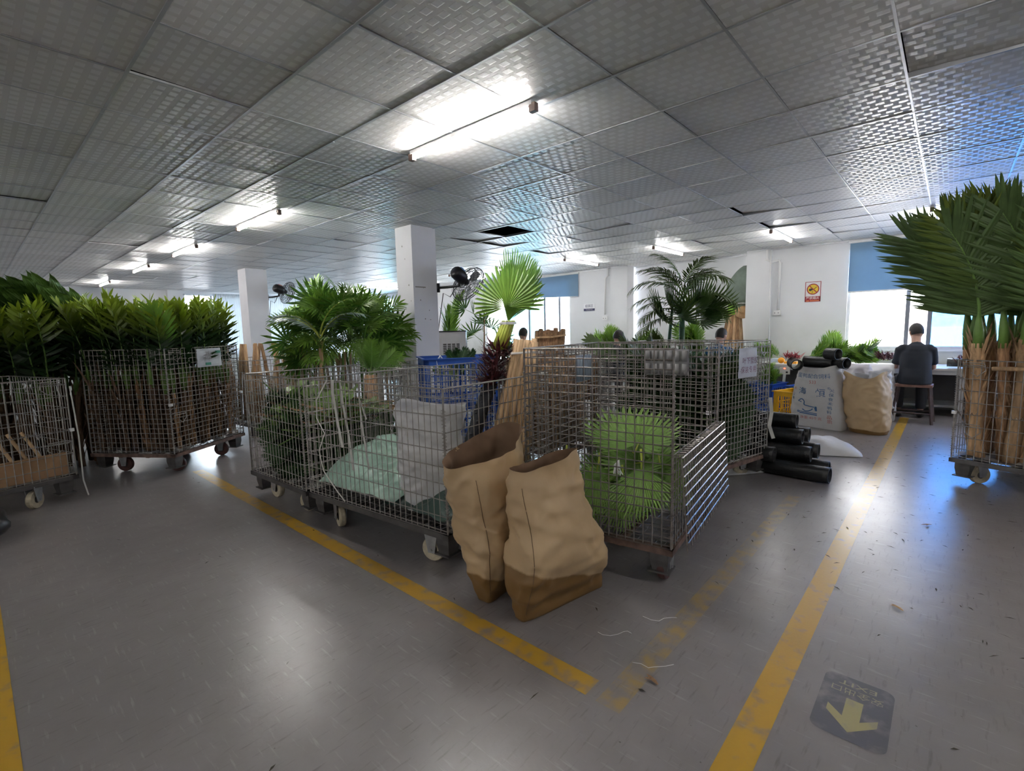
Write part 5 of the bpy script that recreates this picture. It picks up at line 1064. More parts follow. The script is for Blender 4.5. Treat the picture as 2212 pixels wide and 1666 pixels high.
# flat white sacks on the floor
def flatsack(label, c, rz, L, W, H, seed, seams=None):
    mb = MB(); n, k = 30, 20; M = Matrix.Translation(c) @ Matrix.Rotation(rz, 4, 'Z'); top = []; bot = []
    for i in range(n+1):
        for j in range(k+1):
            u, v = i/n*2-1, j/k*2-1; e = max(0, (1-abs(u)**3)*(1-abs(v)**3)); nz = noise.noise(V(u*3+seed, v*3, seed)); h = H*e*(1+.35*nz)+.012
            x, y = u*L/2*(1-.06*v*v), v*W/2*(1-.12*u*u); top.append(M @ V(x, y, h+.012*(1-abs(noise.noise(V(u*6, v*6, seed))))*e)); bot.append(M @ V(x, y, .004))
    N_ = (n+1)*(k+1); f = [(i*(k+1)+j, (i+1)*(k+1)+j, (i+1)*(k+1)+j+1, i*(k+1)+j+1) for i in range(n) for j in range(k)]
    mb.add(top+bot, f+[tuple(N_+x for x in reversed(q)) for q in f]); rim = [i*(k+1) for i in range(n+1)]+[n*(k+1)+j for j in range(1, k+1)]+[i*(k+1)+k for i in range(n-1, -1, -1)]+[j for j in range(k-1, 0, -1)]
    mb.f += [(rim[q], N_+rim[q], N_+rim[(q+1) % len(rim)], rim[(q+1) % len(rim)]) for q in range(len(rim))]; mb.m += [0]*len(rim)
    o = mb.build('woven_sack', POLY, None, True); return tag(o, label, 'sack')
flatsack('flat white woven sack lying on the floor behind the black tube pile', (6.05, -.95, 0), math.radians(-70), .98, .55, .13, 3)
flatsack('second white woven sack lying nearer the papered cage, under the tubes', (5.75, -.62, 0), math.radians(-60), .9, .55, .16, 8)
flatsack('pale folded sack under the front end of the black tube pile', (4.82, -.62, 0), math.radians(-35), .55, .35, .06, 5)
crate('yellow plastic crate to the left of the feed sack', (7.95, -.42, 0), math.radians(-18), .48, .36, .42, YELP, group='yellow crates')
crate('yellow plastic crate showing right of the feed sack', (7.95, -1.02, 0), math.radians(-18), .40, .34, .40, YELP, group='yellow crates')
crate('blue plastic crate with pale handle edge behind the left yellow crate', (8.55, -.45, 0), math.radians(-15), .5, .36, .44, BLUEP)
crate('blue plastic crate of fresh leaves on the floor behind the papered cage', (8.68, .16, 0), math.radians(-12), .50, .42, .44, BLUEP)
bunch('bright leaves heaped in the blue floor crate behind the papered cage', (8.66, .14, .30), 12, (-.2, -.2, .7), .5, FR, .5)
mb = MB()
for q in range(5): mb.tube([(6.55+.09*math.cos(a*.52+q)+q*.02, -.28+.16*math.sin(a*.52+q), .02+q*.022) for a in range(13)], .012, 6)
o = mb.build('rope_coil', mat('dark_grey_rope', (.10, .09, .10), .8), None, True); tag(o, 'coil of dark rope on the floor between the papered cage and yellow crate', 'rope')
strap('white strap dangling from the latch of the papered cage', [tuple(cpt(B, -.03, -.93, .74)), tuple(cpt(B, -.035, -.95, .60)), tuple(cpt(B, -.03, -.93, .48)), tuple(cpt(B, -.05, -.97, .36))], .03, (-1, -.3, 0))

# ------------------------------------------------------------------ the stool and people
WOOD_S = mat('worn_red_wood', (.30, .16, .12), .55, 0, .35, 12, .1, 20); STF = mat('rusty_stool_frame', (.075, .05, .05), .6, .2, .3, 15)
def stool(label, c, rz, s, w_=.40, dp=.26):
    t = thing('stool', label, 'stool', c, rz); mb = MB(); mb.box(-dp/2, dp/2, -w_/2, w_/2, s-.035, s); mb.build('seat', WOOD_S, t)
    for x in (-1, 1):
        for y in (-1, 1): mb = MB(); mb.bar((x*(dp/2-.02), y*(w_/2-.03), s-.035), (x*(dp/2+.03), y*(w_/2+.02), 0), .018, 4, True); mb.build('leg', STF, t)
    mb = MB(); 
    for y in (-1, 1): mb.bar((-dp/2-.02, y*(w_/2+.005), .12), (dp/2+.02, y*(w_/2+.005), .12), .011)
    mb.bar((-dp/2-.02, -w_/2, .14), (-dp/2-.02, w_/2, .14), .011); mb.bar((dp/2+.02, -w_/2, .14), (dp/2+.02, w_/2, .14), .011); mb.build('stretcher', STF, t); return t
def person(label, c, rz, s, shirt, trousers, lean=.0, fine=False, turn=0., hair=HAIR, bald=0.):
    t = thing('person', label, 'person', (c[0], c[1], 0), rz); A = lambda x, y, z: V(x+lean*max(0, z-.05)*.9, y, s+z)
    b = MB(); hd = A(.10+lean*.1, 0, .72); Rm = Matrix.Rotation(turn, 3, 'Z') @ Matrix.Rotation(.25+lean*.6, 3, 'Y')
    b.ellipsoid(hd, .096, .076, .112, 20, 14, Rm); b.ellipsoid(hd+Rm @ V(.028, 0, -.068), .062, .058, .060, 16, 10, Rm); b.ellipsoid(hd+Rm @ V(.098, 0, -.020), .020, .014, .024, 10, 8, Rm); b.ellipsoid(hd+Rm @ V(.080, 0, -.068), .014, .024, .010, 10, 6, Rm)
    for y in (-1, 1): b.ellipsoid(hd+Rm @ V(-.002, y*.078, -.018), .020, .010, .032, 10, 8, Rm); b.ellipsoid(hd+Rm @ V(.082, y*.030, .006), .012, .018, .008, 8, 6, Rm)
    b.tube([A(.03, 0, .50), A(.06, 0, .58), hd+V(-.02, 0, -.05)], [.066, .056, .055], 14)
    b.ellipsoid(A(.02, 0, .38), .092, .140, .17); b.ellipsoid(A(-.005, 0, .18), .09, .13, .17); b.ellipsoid(A(-.02, 0, .05), .105, .145, .09)
    arms = []
    for y in (-1, 1):
        sh, el, wr = A(.03, y*.158, .485), A(.13, y*.205, .22), A(.36, y*(.13 if y > 0 else .15), .20+.02*y); arms.append((sh, el, wr, y)); b.tube([sh, sh.lerp(el, .5), el, el.lerp(wr, .4), wr], [.046, .042, .036, .035, .026], 10)
        d = (wr-el).normalized(); hnd = wr+d*.045; b.ellipsoid(hnd, .050, .038, .018, 10, 8, Matrix.Rotation(math.atan2(d.y, d.x), 3, 'Z'))
        sd = V(-d.y, d.x, 0).normalized()
        for q in range(4):
            l_ = (.066, .078, .072, .056)[q]; p0 = hnd+d*.034+sd*(q-1.5)*.018*y; b.tube([p0, p0+d*l_*.5+V(0, 0, .006), p0+d*l_*.85-V(0, 0, .016), p0+d*l_*.95-V(0, 0, .04)], [.0095, .009, .0085, .007], 7)
        p0 = hnd-sd*y*.030; b.tube([p0, p0-sd*y*.022+d*.025, p0-sd*y*.02+d*.055-V(0, 0, .012)], [.012, .011, .009], 7)
        hp, kn, an = V(.02, y*.10, s+.05), V(.43, y*.13, max(s+.02, .40)), V(.40, y*.13, .10); b.tube([hp, hp.lerp(kn, .5), kn, kn.lerp(an, .35), an], [.08, .072, .055, .054, .036], 10)
    me = fuse(b, .0075 if fine else .013, 4 if fine else 2); me.materials.append(SKIN); put('body', me, t)
    q = MB()
    q.ellipsoid(A(.02, 0, .42), .122, .165, .15); q.loft([(A(-.03, 0, .0), .145, .185), (A(-.025, 0, .10), .140, .182), (A(-.005, 0, .22), .128, .172), (A(.01, 0, .34), .130, .176), (A(.02, 0, .44), .122, .172), (A(.03, 0, .52), .085, .125)]); q.tube([A(.025, 0, .50), A(.045, 0, .555)], [.09, .072], 14)
    for sh, el, wr, y in arms: q.ellipsoid(sh-V(0, y*.02, .01), .078, .075, .070); e2 = sh.lerp(el, .82); q.tube([sh, sh.lerp(e2, .6), e2], [.072, .064, .064], 12)
    for v_ in range(len(q.v)): x, y, z = q.v[v_]; nz = .010*noise.noise(V(x*9, y*9, z*6)); q.v[v_] = (x+nz, y+nz, z)
    me = fuse(q, .011, 8); me.materials.append(shirt); put('shirt', me, t)
    q = MB(); q.ellipsoid((-.02, 0, s+.06), .14, .18, .09)
    for y in (-1, 1): hp, kn, an = V(.02, y*.10, s+.07), V(.43, y*.13, max(s+.03, .42)), V(.40, y*.13, .13); q.tube([hp, hp.lerp(kn, .5), kn, kn.lerp(an, .4), an], [.098, .088, .072, .070, .060], 12)
    me = fuse(q, .014, 2); me.materials.append(trousers); put('trousers', me, t)
    for y in (-1, 1): q = MB(); q.ellipsoid((.45, y*.13, .045), .13, .048, .045, 14, 8); q.v = [(a, b_, max(0.002, z)) for a, b_, z in q.v]; q.build('shoe', BLACKP, t, True)
    h = MB(); h.ellipsoid((0, 0, 0), .103, .083, .118, 28, 18); keep = []
    def okf(p): return p.z > -.055+.55*max(0, p.x)-.0 and not (p.x > .055 and p.z < .07) and (p.x < .02 or p.z > .035) and not (abs(p.y) > .07 and p.z < -.0 and p.x > -.03) and not (bald and p.z > .118-bald and p.x < .04)
    h.f = [f for f in h.f if okf(sum((V(*h.v[i]) for i in f), V(0, 0, 0))/4)]; h.m = [0]*len(h.f); h.v = [tuple(hd+Rm @ V(*v)) for v in h.v]; h.build('hair', hair, t, True)
    for y in (-1, 1): e = MB(); e.ellipsoid(hd+Rm @ V(.088, y*.031, -.002), .009, .011, .008, 8, 6); e.build('eye', mat('eye', (.05, .03, .02), .2), t, True)
    return t
NAVY = mat('dark_navy_shirt', (.012, .016, .026), .8, 0, .15, 8); BLUES = mat('blue_shirt', (.012, .09, .23), .8, 0, .12, 8); BLKS = mat('black_shirt', (.016, .018, .022), .8, 0, .15, 8); TRS = mat('dark_trousers', (.015, .016, .022), .85)
def stripes():
    M = D.materials.new('striped_shirt'); M.use_nodes = True; p = M.node_tree.nodes['Principled BSDF']; p.inputs['Roughness'].default_value = .8
    tc = N(M, 'ShaderNodeTexCoord'); wv = N(M, 'ShaderNodeTexWave', Scale=5.0, bands_direction='Z'); M.node_tree.links.new(tc.outputs['Object'], wv.inputs['Vector']); cr = N(M, 'ShaderNodeValToRGB')
    cr.color_ramp.elements[0].color = (.03, .07, .085, 1); cr.color_ramp.elements[1].color = (.55, .6, .6, 1); cr.color_ramp.elements[0].position = .72; cr.color_ramp.elements[1].position = .82
    M.node_tree.links.new(wv.outputs['Fac'], cr.inputs[0]); M.node_tree.links.new(cr.outputs[0], p.inputs['Base Color']); return M
stool('worn wooden stool with rusty legs under the dark-shirted man', (8.60, -1.73, 0), math.radians(-2), .53)
person('person in a dark navy T-shirt on the wooden stool, back to the camera', (8.60, -1.73), math.radians(8), .53, NAVY, TRS, .10, True, .35)
stool('low stool under the blue-shirted person', (7.72, .63, 0), 0, .52); person('person in a blue shirt seated with back to the camera beside the tall potted palm', (7.72, .63), math.radians(2), .52, BLUES, TRS, .10, False, -.35)
stool('low stool under the person in front of the left pillar', (7.35, 2.22, 0), 0, .52); person('person with short black hair before the pillar, only the head above the cages', (7.35, 2.22), math.radians(5), .52, NAVY, TRS, .05, False, -.2)
stool('low stool under the black-shirted person', (6.65, 3.72, 0), math.radians(40), .60); person('person in a black T-shirt seated with back to the camera before the bright window', (6.65, 3.72), math.radians(30), .60, BLKS, TRS, .05, False, -.35)
stool('low stool under the striped-shirt person', (7.6, 9.15, 0), math.radians(40), .60); person('person in a dark green and white striped shirt, far off by the near column', (7.6, 9.15), math.radians(40), .60, stripes(), TRS, .08, False, -.3, bald=.05, hair=mat('greying_hair', (.12, .09, .07), .6))
stool('low stool hidden behind the white air cooler', (5.80, 4.85, 0), 0, .56); person('person behind the white air cooler, only the dark hair showing', (5.80, 4.85), math.radians(200), .56, BLKS, TRS, .12)

# ------------------------------------------------------------------ tall potted palm, other plants by the wall
leafpair('areca0', lambda: pinnate(240, .95, 30, .30, .024, 1.15, .55, 1.55, .55, .2, .22, .010), STALK, LEAF_A)
leafpair('areca1', lambda: pinnate(241, .80, 26, .27, .024, 1.15, .55, 1.2, .5, .2, .2, .010), STALK, LEAF_A)
leafpair('bigfan', lambda: fan(242, .62, 20, 3.0, .52, None, .45, .5, .45, .009), STALK, LEAF_A)
ab = V(7.57, 1.14, 0); cr = V(7.57, 1.14, 1.62); crown = []; R_ = random.Random(51)
side = V(-.66, .75, 0)
for q, (l_, e_, k, s_, dz) in enumerate([(.95, .75, 0, .95, .25), (.75, .9, 1, 1.0, .30), (1., .45, 1, 1.0, .12), (.9, .25, 1, 1.0, .0), (-.75, .95, 0, .98, .22), (-1, .55, 0, .98, .12), (-1, .75, 0, .9, .05), (.15, 1.1, 1, .95, .34), (-.2, 1.1, 1, .95, .30), (1.0, .15, 1, 1.05, -.1), (-.9, .25, 1, .95, 0), (.5, 1., 1, .9, .26), (-.1, .7, 1, .9, .1), (.2, .7, 1, .85, .1), (-.4, .9, 1, .9, .2), (.7, .3, 1, .9, .05)]):
    f = side*l_+V(-.75, -.65, 0)*R_.uniform(-.35, .45); crown.append(('areca%d' % k, frame(f*.75+V(0, 0, e_), f, cr+V(0, 0, dz), s_)))
for l_, e_, dz in ((1., .15, -.05), (.85, -.05, -.12), (-1., .15, -.02), (-.8, .0, -.12), (.2, .2, -.1), (-.1, .3, 0), (.5, .25, .05), (-.5, .3, .05)):
    f = side*l_+V(-.75, -.65, 0)*R_.uniform(.2, .6); crown.append(('bigfan', frame(f+V(0, 0, e_), V(-.75, -.65, .9), cr+f*.32+V(0, 0, dz), .85)))
palm('areca_palm', 'tall palm with arching olive-green fronds and dark green trunk before the recess', tuple(ab), [([tuple(ab+V(0, 0, .3)), (7.57, 1.14, 1.0), tuple(cr)], [.05, .048, .04]), ([tuple(ab+V(.02, .22, .3)), (7.56, 1.36, 1.0), (7.57, 1.30, 1.75)], [.03, .03, .02]), ([tuple(ab+V(.1, .08, .3)), (7.67, 1.2, 1.75)], [.022, .015])], crown, None, mat('dark_green_trunk', (.03, .09, .05), .5, 0, .2, 8), cat='potted palm')
pot = MB(); pot.lathe([(0, 0), (.16, 0), (.20, .32), (.215, .34), (.19, .34), (.18, .30), (0, .30)], 22); o = pot.build('plant_pot', BLACKP, None, True, (7.57, 1.2, 0)); tag(o, 'black pot at the foot of the tall olive-green palm', 'pot')
bunch('spray of stiff green leaves beside the tall potted palm trunk', (7.35, 1.32, .72), 9, (-.1, .25, .9), .35, ['stiff', 'bush0'], .9)
place('stiff', frame((-.2, .7, .45), (-.8, -.3, .4), tuple(cpt(B, .98, -.08, 1.08)), .7), 'palm_leaf', 'dark stiff palm leaf above the far end of the folded-side cage, under the black-haired person', 'palm leaf')
leafpair('tallp', lambda: pinnate(250, 1.1, 30, .26, .03, .7, .3, .35, .3, .15, .05), STALK, LEAF_M)
crown = [('tallp', frame((rnd(-.25, .25), rnd(-.25, .25), 1), (rnd(-1, 1), rnd(-1, 1), 0), (6.3, 5.35, .75+.07*q), rnd(.85, 1.0))) for q in range(7)]+[('tallp', frame((.35, -.75, .8), (.3, -.9, 0), (6.3, 5.3, .95), .75))]
palm('upright_palm', 'tall upright pale green palm behind the wall fan and white air cooler', (6.3, 5.35, 0), [([(6.3, 5.35, 0), (6.3, 5.35, 1.3)], [.05, .03])], crown, None, STALK, cat='potted palm')
for q in range(3): pass
crown = []
for q in range(11): a = rnd(0, 6.28); z = .85+.085*q; d = V(math.cos(a), math.sin(a), .5); crown.append(('finger%d' % (q % 3), frame(d, (-.6, -.6, .6), V(5.95, 4.0, z)+d*.30, .85)))
palm('lady_palm', 'thin-stemmed finger palm between the white air cooler and the bright window', (5.95, 4.0, 0), [([(5.95, 4.0, 0), (5.95, 4.0, .9), (5.97, 3.98, 1.7)], [.016, .014, .008])], crown, None, BARK, cat='potted palm')
t = thing('tree_bundle', 'bundle of bark trunks with green tops, crown in a green-grey cloth bag', 'artificial tree', (10.15, 1.22, 0))
for q in range(6): mb = MB(); y = -.02-.085*q+.22; mb.tube([(0+.03*(q % 2), y+.12, 0), (.05, y*.9, .9), (.10, y*.5-.02, 1.62)], [.045, .042, .034], 8); mb.build('bark_trunk', BARK_L if q % 2 else BARK, t, True); mb = MB(); mb.tube([(.10, y*.5-.02, 1.60), (.11, y*.42-.04, 1.9)], [.036, .045], 8); mb.build('green_trunk_top', mat('bright_green_trunk_top', (.24, .48, .05), .5, 0, .2, 8), t, True)
bg_ = MB(); n, k = 28, 22; vs = []
for i in range(k+1):
    u = i/k; rr = .33*math.sin(PI*min(1, .12+u*.86))**.65 if u > .16 else .17-.5*abs(u-.16)*(1 if u < .16 else 0)
    for j in range(n):
        a = 2*PI*j/n; q = V(math.cos(a)*2, math.sin(a)*2, u*3); r_ = rr*(1+.10*noise.noise(q)+.06*math.sin(a*9)*(1-u)); vs.append(V(.12+math.cos(a)*r_*.8, -.16+math.sin(a)*r_-.06*u, 1.68+.86*u))
bg_.add(vs, [(i*n+j, i*n+(j+1) % n, (i+1)*n+(j+1) % n, (i+1)*n+j) for i in range(k) for j in range(n)]+[tuple(k*n+j for j in range(n))]); bg_.build('cloth_bag', mat('grey_green_cloth', (.20, .25, .205), .7, 0, .2, 6, .3, 14), t, True)
mb = MB(); mb.lathe([(.17, -.012), (.185, 0), (.17, .012)], 20, Matrix.Translation((.12, -.165, 1.815))); mb.build('white_cord', WHITEP, t, True)
hat = MB(); hat.lathe([(0, .10), (.06, .10), (.085, .08), (.095, .02), (.12, .006), (.185, -.012), (.19, -.006), (.12, .014), (.10, .03)], 26, Matrix.Translation((10.17, 1.0, 1.67)) @ Matrix.Rotation(-PI/2+.25, 4, 'Y') @ Matrix.Scale(.85, 4)); o = hat.build('straw_hat', mat('straw', (.50, .30, .15), .8, 0, .15, 30, .3, 60), None, True); tag(o, 'straw hat hanging on the trunk bundle at the edge of the pillar', 'hat')

# ------------------------------------------------------------------ wall fans, air cooler
def fan_wall(label, post, c, face, R_, mark):
    t = thing('wall_fan', label, 'fan', c); f = V(*face).normalized(); M = f.to_track_quat('Z', 'Y').to_matrix().to_4x4(); P = V(*post)-V(*c)
    mb = MB()
    for k, (r, z) in enumerate([(R_, 0), (R_*.97, .035), (R_*.97, -.035), (R_*.8, .06), (R_*.8, -.06), (R_*.6, .07), (R_*.6, -.07), (R_*.4, .075), (R_*.4, -.075), (R_*.2, .075)]): mb.tube([M @ V(math.cos(2*PI*j/36)*r, math.sin(2*PI*j/36)*r, z) for j in range(37)], .006 if k == 0 else .003, 4, False)
    for j in range(28):
        a = 2*PI*j/28; e = V(math.cos(a), math.sin(a), 0)
        for sg in (1, -1): mb.tube([M @ (e*R_), M @ (e*R_*.8+V(0, 0, sg*.06)), M @ (e*R_*.2+V(0, 0, sg*.078))], .0022 if j % 7 else .004, 3, False)
    mb.build('guard', mat('dark_guard_wire', (.05, .05, .055), .4, .5), t)
    mb = MB(); mb.lathe([(0, -.30), (.06, -.30), (.085, -.27), (.09, -.14), (.075, -.10), (.05, -.09), (.04, -.02), (0, -.02)], 18, M); mb.build('motor_housing', BLACKP, t, True)
    mb = MB(); mb.box(-.045, .045, .082, .095, -.24, -.16, M); mb.build('label_plate', mark, t)
    for k in range(3):
        a = 2*PI*k/3; mb = MB(); vs = []
        for i in range(5):
            for j in range(5): r = .05+(R_*.82-.05)*i/4; an = a+(j/4-.5)*.9*(.6+.4*math.sin(PI*i/4+.3)); vs.append(M @ V(math.cos(an)*r, math.sin(an)*r, .02*(j/4-.5)*2))
        mb.add(vs, [(i*5+j, (i+1)*5+j, (i+1)*5+j+1, i*5+j+1) for i in range(4) for j in range(4)]); mb.build('blade', mat('grey_fan_blade', (.35, .36, .37), .4, .2), t)
    mb = MB(); e = M @ V(0, 0, -.20); mb.tube([e, e-V(0, 0, .14), V(P.x*.5+e.x*.5, P.y*.5+e.y*.5, P.z), P], .018, 8); mb.box(P.x-.02, P.x+.02, P.y-.05, P.y+.05, P.z-.06, P.z+.06); mb.build('bracket', BLACKP, t, True)
    mb = MB(); mb.tube([e-V(0, 0, .1), e*.6+P*.4-V(0, 0, .22), P*.7+e*.3-V(0, 0, .12), P-V(0, 0, .6)], .006, 5); mb.build('cable', BLACKP, t); return t
fan_wall('black wall fan on the near column, guard toward the windows, blue label on its motor', (4.31, 3.24, 1.99), (4.55, 2.86, 2.03), (.72, .02, -.45), .26, mat('blue_fan_label', (.15, .3, .55), .5))
fan_wall('smaller looking black wall fan on the far column, pink label on its motor', (4.33, 8.9, 2.20), (4.62, 8.55, 2.29), (.85, .05, -.3), .24, mat('pink_fan_label', (.8, .35, .3), .5))
t = thing('air_cooler', 'white air cooler cabinet with louvred vents and dark top edge behind the blue crates', 'air cooler', (5.02, 3.76, 0), math.radians(-45+90))
mb = MB(); mb.box(-.20, .20, -.22, .22, .06, 1.385); mb.build('body', mat('grubby_white_cabinet', (.60, .585, .58), .5, 0, .08, 3), t)
mb = MB(); mb.box(-.21, .21, -.23, .23, 1.385, 1.402); mb.build('top_edge', BLACKP, t)
for (ax, s_) in (('x', -1), ('y', -1)):
    mb = MB(); mb2 = MB()
    for r in range(7):
        for c_ in range(4):
            z = 1.02+.028*r; u = -.13+.068*c_
            if ax == 'x': mb.box(-.203, -.199, u, u+.055, z, z+.018)
            else: mb.box(u, u+.055, -.223, -.219, z, z+.018)
    mb.build('vent_slots', mat('dark_vent_slot', (.05, .045, .045), .8), t)
    mb = MB()
    for c_ in range(5):
        u = -.13+.066*c_
        if ax == 'x': mb.box(-.206, -.2, u, u+.008, 1.01, 1.28)
        else: mb.box(u, u+.008, -.226, -.22, 1.01, 1.28)
    mb.build('vent_bars', GREYM, t)
for q in range(4): mb = MB(); mb.lathe([(0, 0), (.03, 0), (.03, .06), (0, .06)], 12, Matrix.Translation(((q % 2-.5)*.3, (q//2-.5)*.34, 0))); mb.build('foot', BLACKP, t)

# ------------------------------------------------------------------ signs, papers, conduits, floor sticker
RED = mat('dark_red_print', (.32, .02, .03), .5); YEL = mat('yellow_print', (.72, .50, .03), .5); INKW = mat('white_print', (.8, .78, .78), .5); BLK = mat('black_print', (.02, .02, .02), .5); ORG = mat('orange_print', (.75, .25, .08), .5)
WX = Matrix(((0, 0, -1, 0), (-1, 0, 0, 0), (0, 1, 0, 0), (0, 0, 0, 1)))  # local x = -Y (rightward to the camera), local y = up, local z = toward the room
def wall_frame(x, y, z): return Matrix.Translation((x, y, z)) @ WX
t = thing('poster', 'red-edged no-fire poster with yellow prohibition sign on the right wall', 'poster', M=wall_frame(10.095, -.185, 1.95))
mb = MB(); mb.box(-.125, .125, -.18, .18, -.001, .001); mb.build('sheet', mat('poster_white', (.72, .70, .71), .35), t)
mb = MB(); z = .0016
for a, b, c, d_ in ((-.122, .122, .168, .177), (-.122, -.112, -.177, .177), (.112, .122, -.177, .177), (-.122, .122, -.177, -.082)): mb.box(a, b, c, d_, .001, z)
mb.build('red_border', RED, t)
def disc(r0, r1, z, m_, nm, cy): mb = MB(); n = 40; vs = [V(math.cos(2*PI*j/n)*r, cy+math.sin(2*PI*j/n)*r, z) for r in (r0, r1) for j in range(n)]; mb.add(vs, [(j, n+j, n+(j+1) % n, (j+1) % n) for j in range(n)]); return mb.build(nm, m_, t)
disc(.0, .085, .0016, YEL, 'yellow_disc', .045); disc(.080, .097, .0024, RED, 'red_ring', .045)
mb = MB(); mb.add([(-.045, .01, .002), (-.02, .06, .002), (-.055, .055, .002), (-.066, .03, .002), (.02, .04, .002), (.06, .08, .002), (.052, .085, .002), (.015, .05, .002), (-.04, .005, .002), (.005, .005, .002), (.0, -.002, .002), (-.02, -.03, .002), (-.012, -.034, .002), (.005, .01, .002)], [(0, 1, 2, 3), (4, 5, 6, 7), (8, 9, 10), (11, 12, 13), (0, 4, 1)]); mb.build('match_pictogram', BLK, t)
mb = MB(); mb.add([(-.062, .10, .003), (-.052, .112, .003), (.066, -.008, .003), (.056, -.02, .003)], [(0, 3, 2, 1)]); mb.build('red_bar', RED, t)
text('严禁烟火', .052, INKW, t, Matrix.Translation((0, -.115, .0026)))
mb = MB(); mb.box(-.10, -.055, -.168, -.152, .0016, .0024); mb.box(-.04, .10, -.165, -.152, .0016, .0024); mb.build('orange_line', ORG, t)
t = thing('area_sign', 'small white and navy assembly-area sign between the blue blind and the left pillar', 'sign', M=wall_frame(10.09, 4.505, 1.895))
mb = MB(); mb.box(-.155, .155, -.085, .085, -.002, .003); mb.build('plate', mat('sign_white', (.8, .8, .82), .4), t); mb = MB(); mb.box(-.155, .155, -.085, -.032, .003, .0045); mb.build('navy_band', mat('navy_print', (.045, .045, .12), .5), t)
text('组装区', .078, mat('navy_print', (.045, .045, .12), .5), t, Matrix.Translation((0, .026, .005))); text('Assembly Area', .030, INKW, t, Matrix.Translation((0, -.058, .006)))
def face_frame(c, x, y, z, dirx, out): 
    xa = (Matrix.Rotation(c.rotation_euler[2], 3, 'Z') @ V(*dirx)); za = (Matrix.Rotation(c.rotation_euler[2], 3, 'Z') @ V(*out)); ya = za.cross(xa); p = cpt(c, x, y, z)
    return Matrix.Translation(p) @ Matrix(((xa.x, ya.x, za.x, 0), (xa.y, ya.y, za.y, 0), (xa.z, ya.z, za.z, 0), (0, 0, 0, 1)))
def paper(label, M, w_, h, extra):
    t = thing('paper_notice', label, 'notice', M=M); mb = MB(); n = 8; vs = []
    for i in range(n+1):
        for j in range(n+1): vs.append(V((i/n-.5)*w_, (j/n-.5)*h, .006*noise.noise(V(i*.5, j*.5, 2))))
    mb.add(vs, [(i*(n+1)+j, (i+1)*(n+1)+j, (i+1)*(n+1)+j+1, i*(n+1)+j+1) for i in range(n) for j in range(n)]); mb.build('sheet', mat('notice_paper', (.58, .59, .64), .5, 0, .06, 8), t); extra(t); return t
PUR = mat('purple_marker', (.20, .07, .13), .6)
def ex1(t):
    text('叶下垫胶', .062, PUR, t, Matrix.Translation((.02, .015, .009))); text('保装专用', .062, PUR, t, Matrix.Translation((0, -.062, .009)))
paper('white paper with handwritten purple Chinese words on the dark-leaf cage', face_frame(B, -.02, -.55, 1.075, (0, -1, 0), (-1, 0, 0)), .29, .25, ex1)
def ex2(t):
    GR = mat('green_tape', (.05, .25, .17), .4)
    for x, y in ((.125, .058), (-.03, -.068)): mb = MB(); mb.box(x-.04, x+.04, y-.014, y+.014, .006, .008); mb.build('green_tape', GR, t)
    mb = MB(); R_ = random.Random(8)
    for q in range(26): x, y = R_.uniform(-.08, .09), R_.uniform(-.03, .06); a = R_.uniform(-.3, .3)+(PI/2 if q % 2 else 0); l_ = R_.uniform(.01, .03); d = V(math.cos(a), math.sin(a), 0)*l_; h = V(-math.sin(a), math.cos(a), 0)*.003; mb.add([V(x, y, .0085)-d-h, V(x, y, .0085)+d-h, V(x, y, .0085)+d+h, V(x, y, .0085)-d+h], [(0, 1, 2, 3)])
    mb.build('smudged_writing', mat('grey_smudge', (.33, .31, .33), .7), t)
paper('white sign with smudged writing and two green tapes on the stalk cage', face_frame(K, -.02, -.57, 1.17, (0, -1, 0), (-1, 0, 0)), .36, .20, ex2)
def pipe(label, pts, r=.018, sock=None):
    t = thing('conduit', label, 'conduit', pts[0]); mb = MB(); b = V(*pts[0]); mb.tube([V(*p)-b for p in pts], r, 8); mb.build('pipe', WHITEP, t, True)
    for p in pts[1:-1]: mb = MB(); q = V(*p)-b; mb.box(q.x-.012, q.x+.012, q.y-r*1.6, q.y+r*1.6, q.z-.012, q.z+.012); mb.build('clip', WHITEP, t)
    if sock:
        mb = MB(); q = V(*sock)-b; mb.box(q.x-.03, q.x+.01, q.y-.065, q.y+.065, q.z-.045, q.z+.045); o = mb.build('socket', WHITEP, t)
        mb = MB()
        for k in (-1, 1): mb.box(q.x-.032, q.x-.03, q.y+k*.03-.004, q.y+k*.03+.004, q.z-.012, q.z+.006); mb.box(q.x-.032, q.x-.03, q.y+k*.03+.008, q.y+k*.03+.012, q.z-.01, q.z+.004)
        mb.build('socket_slots', BLK, o)
    return t
pipe('white conduit bending beside the pillar down to a socket on the right wall', [(10.0, .56, 2.76), (10.0, .56, 2.58), (10.05, .50, 2.53), (10.07, .38, 2.56), (10.08, .36, 2.50), (10.08, .36, 1.64)], .022, (10.09, .38, 1.60))
pipe('thin white conduit running down the edge of the right pillar', [(10.0, .50, 2.76), (10.0, .49, 1.9), (10.0, .49, .8)], .010)
pipe('white conduit down the wall beside the left pillar to a small socket', [(10.07, 3.98, 2.76), (10.07, 3.98, 2.6), (10.07, 4.05, 2.54), (10.07, 4.06, 1.70)], .02, (10.09, 4.06, 1.62))
pipe('white conduit down the wall behind the near wall fan', [(10.07, 9.2, 2.76), (10.07, 9.2, 2.2), (10.07, 9.2, 1.4)], .025, (10.09, 9.2, 1.5))
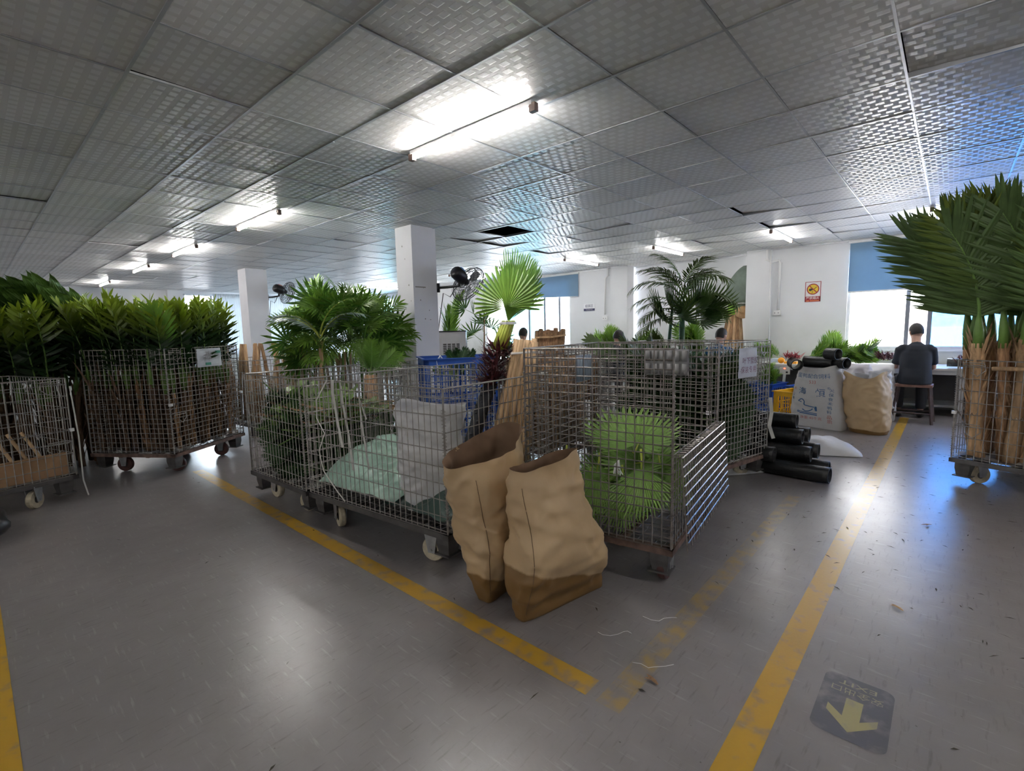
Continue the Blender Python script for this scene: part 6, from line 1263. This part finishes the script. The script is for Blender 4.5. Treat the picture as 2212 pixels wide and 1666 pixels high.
# floor sticker
t = thing('floor_sticker', 'worn grey exit sticker with a pale yellow arrow on the floor by the yellow line', 'sticker', M=Matrix.Translation((1.925, -1.889, 0)) @ Matrix.Rotation(PI/2, 4, 'Z'))
def worn(name, c, under, w_):
    return floor_mat(name, c, w_)
mb = MB(); r = .035; pts = []
for cx_, cy_, a0 in ((.075, .14, 0), (-.075, .14, PI/2), (-.075, -.15, PI), (.075, -.15, 3*PI/2)):
    for k in range(6): a = a0+PI/2*k/5; pts.append(V(cx_+r*math.cos(a), cy_+r*math.sin(a), .0015))
mb.add(pts, [tuple(range(len(pts)))]); mb.build('sticker_sheet', worn('worn_dark_sticker', (.10, .098, .118), 0, .60), t)
mb = MB(); q = .0022; mb.add([(-.026, -.05, q), (.026, -.05, q), (.026, .055, q), (-.026, .055, q), (0, .135, q), (-.075, .055, q), (-.075, .015, q), (-.026, .060, q), (.026, .060, q), (.075, .015, q), (.075, .055, q), (0, .08, q)], [(0, 1, 2, 3), (3, 2, 8, 4, 7), (4, 5, 6, 7), (4, 8, 9, 10)])
mb.build('arrow', worn('worn_pale_yellow', (.36, .32, .15), 0, .68), t)
LT = worn('worn_pale_lettering', (.33, .30, .18), 0, .60)
text('安全出口', .042, LT, t, Matrix.Translation((0, -.095, .0022))); text('EXIT', .040, LT, t, Matrix.Translation((0, -.142, .0022)) @ Matrix.Scale(1.5, 4, (1, 0, 0)))
# litter on the floor
mb = MB(); R_ = random.Random(77)
for q in range(420):
    x, y = R_.uniform(.2, 9), R_.uniform(-3.2, 3.5)
    if R_.random() < .55: x, y = R_.uniform(2.5, 7.5), R_.uniform(-3.2, -1.0)
    a = R_.uniform(0, 6.28); l_ = R_.uniform(.006, .03); w_ = R_.uniform(.001, .005); d = V(math.cos(a), math.sin(a), 0); h = V(-d.y, d.x, 0)*w_; c = V(x, y, .003)
    mb.add([c-d*l_, c-h+V(0, 0, .002), c+d*l_, c+h+V(0, 0, .002)], [(0, 1, 2, 3)])
o = mb.build('litter', mat('dry_leaf_scraps', (.06, .05, .035), .8, 0, .5, 3)); tag(o, 'tiny dry leaf scraps and dust scattered over the floor', 'litter', kind='stuff')
mb = MB()
for (x, y), n_ in (((1.62, -1.17), 1), ((1.95, -1.05), 2), ((1.72, -.95), 3)):
    mb.tube([(x+.02*math.sin(k*1.1+n_)+.016*k, y-.02*k+.01*math.cos(k*1.7*n_), .004) for k in range(7)], .0012, 4)
o = mb.build('string_scraps', WHITEP); tag(o, 'thin white string scraps on the floor in front of the brown paper sacks', 'string', kind='stuff')
for q, (x, y, rz, lb) in enumerate([(2.80, -1.98, .7, 'dry curled brown leaf scrap on the floor beyond the exit sticker'), (4.2, -2.05, 2.1, 'dry leaf scrap on the shiny floor between the tube pile and right cage'), (1.58, -1.30, 1.0, 'dark scrap on the floor beside the end of the yellow line')]):
    mb = MB(); mb.strip(V(0, 0, .008), V(1, .1, .15), V(0, 0, 1), .07, .018, .2); mb.strip(V(.02, 0, .01), V(.6, .7, .3), V(0, 0, 1), .04, .014, .3); o = mb.build('leaf_scrap', BARK_L if q == 0 else BARK, None, False, (x, y, 0)); o.rotation_euler = (0, 0, rz); tag(o, lb, 'scrap')
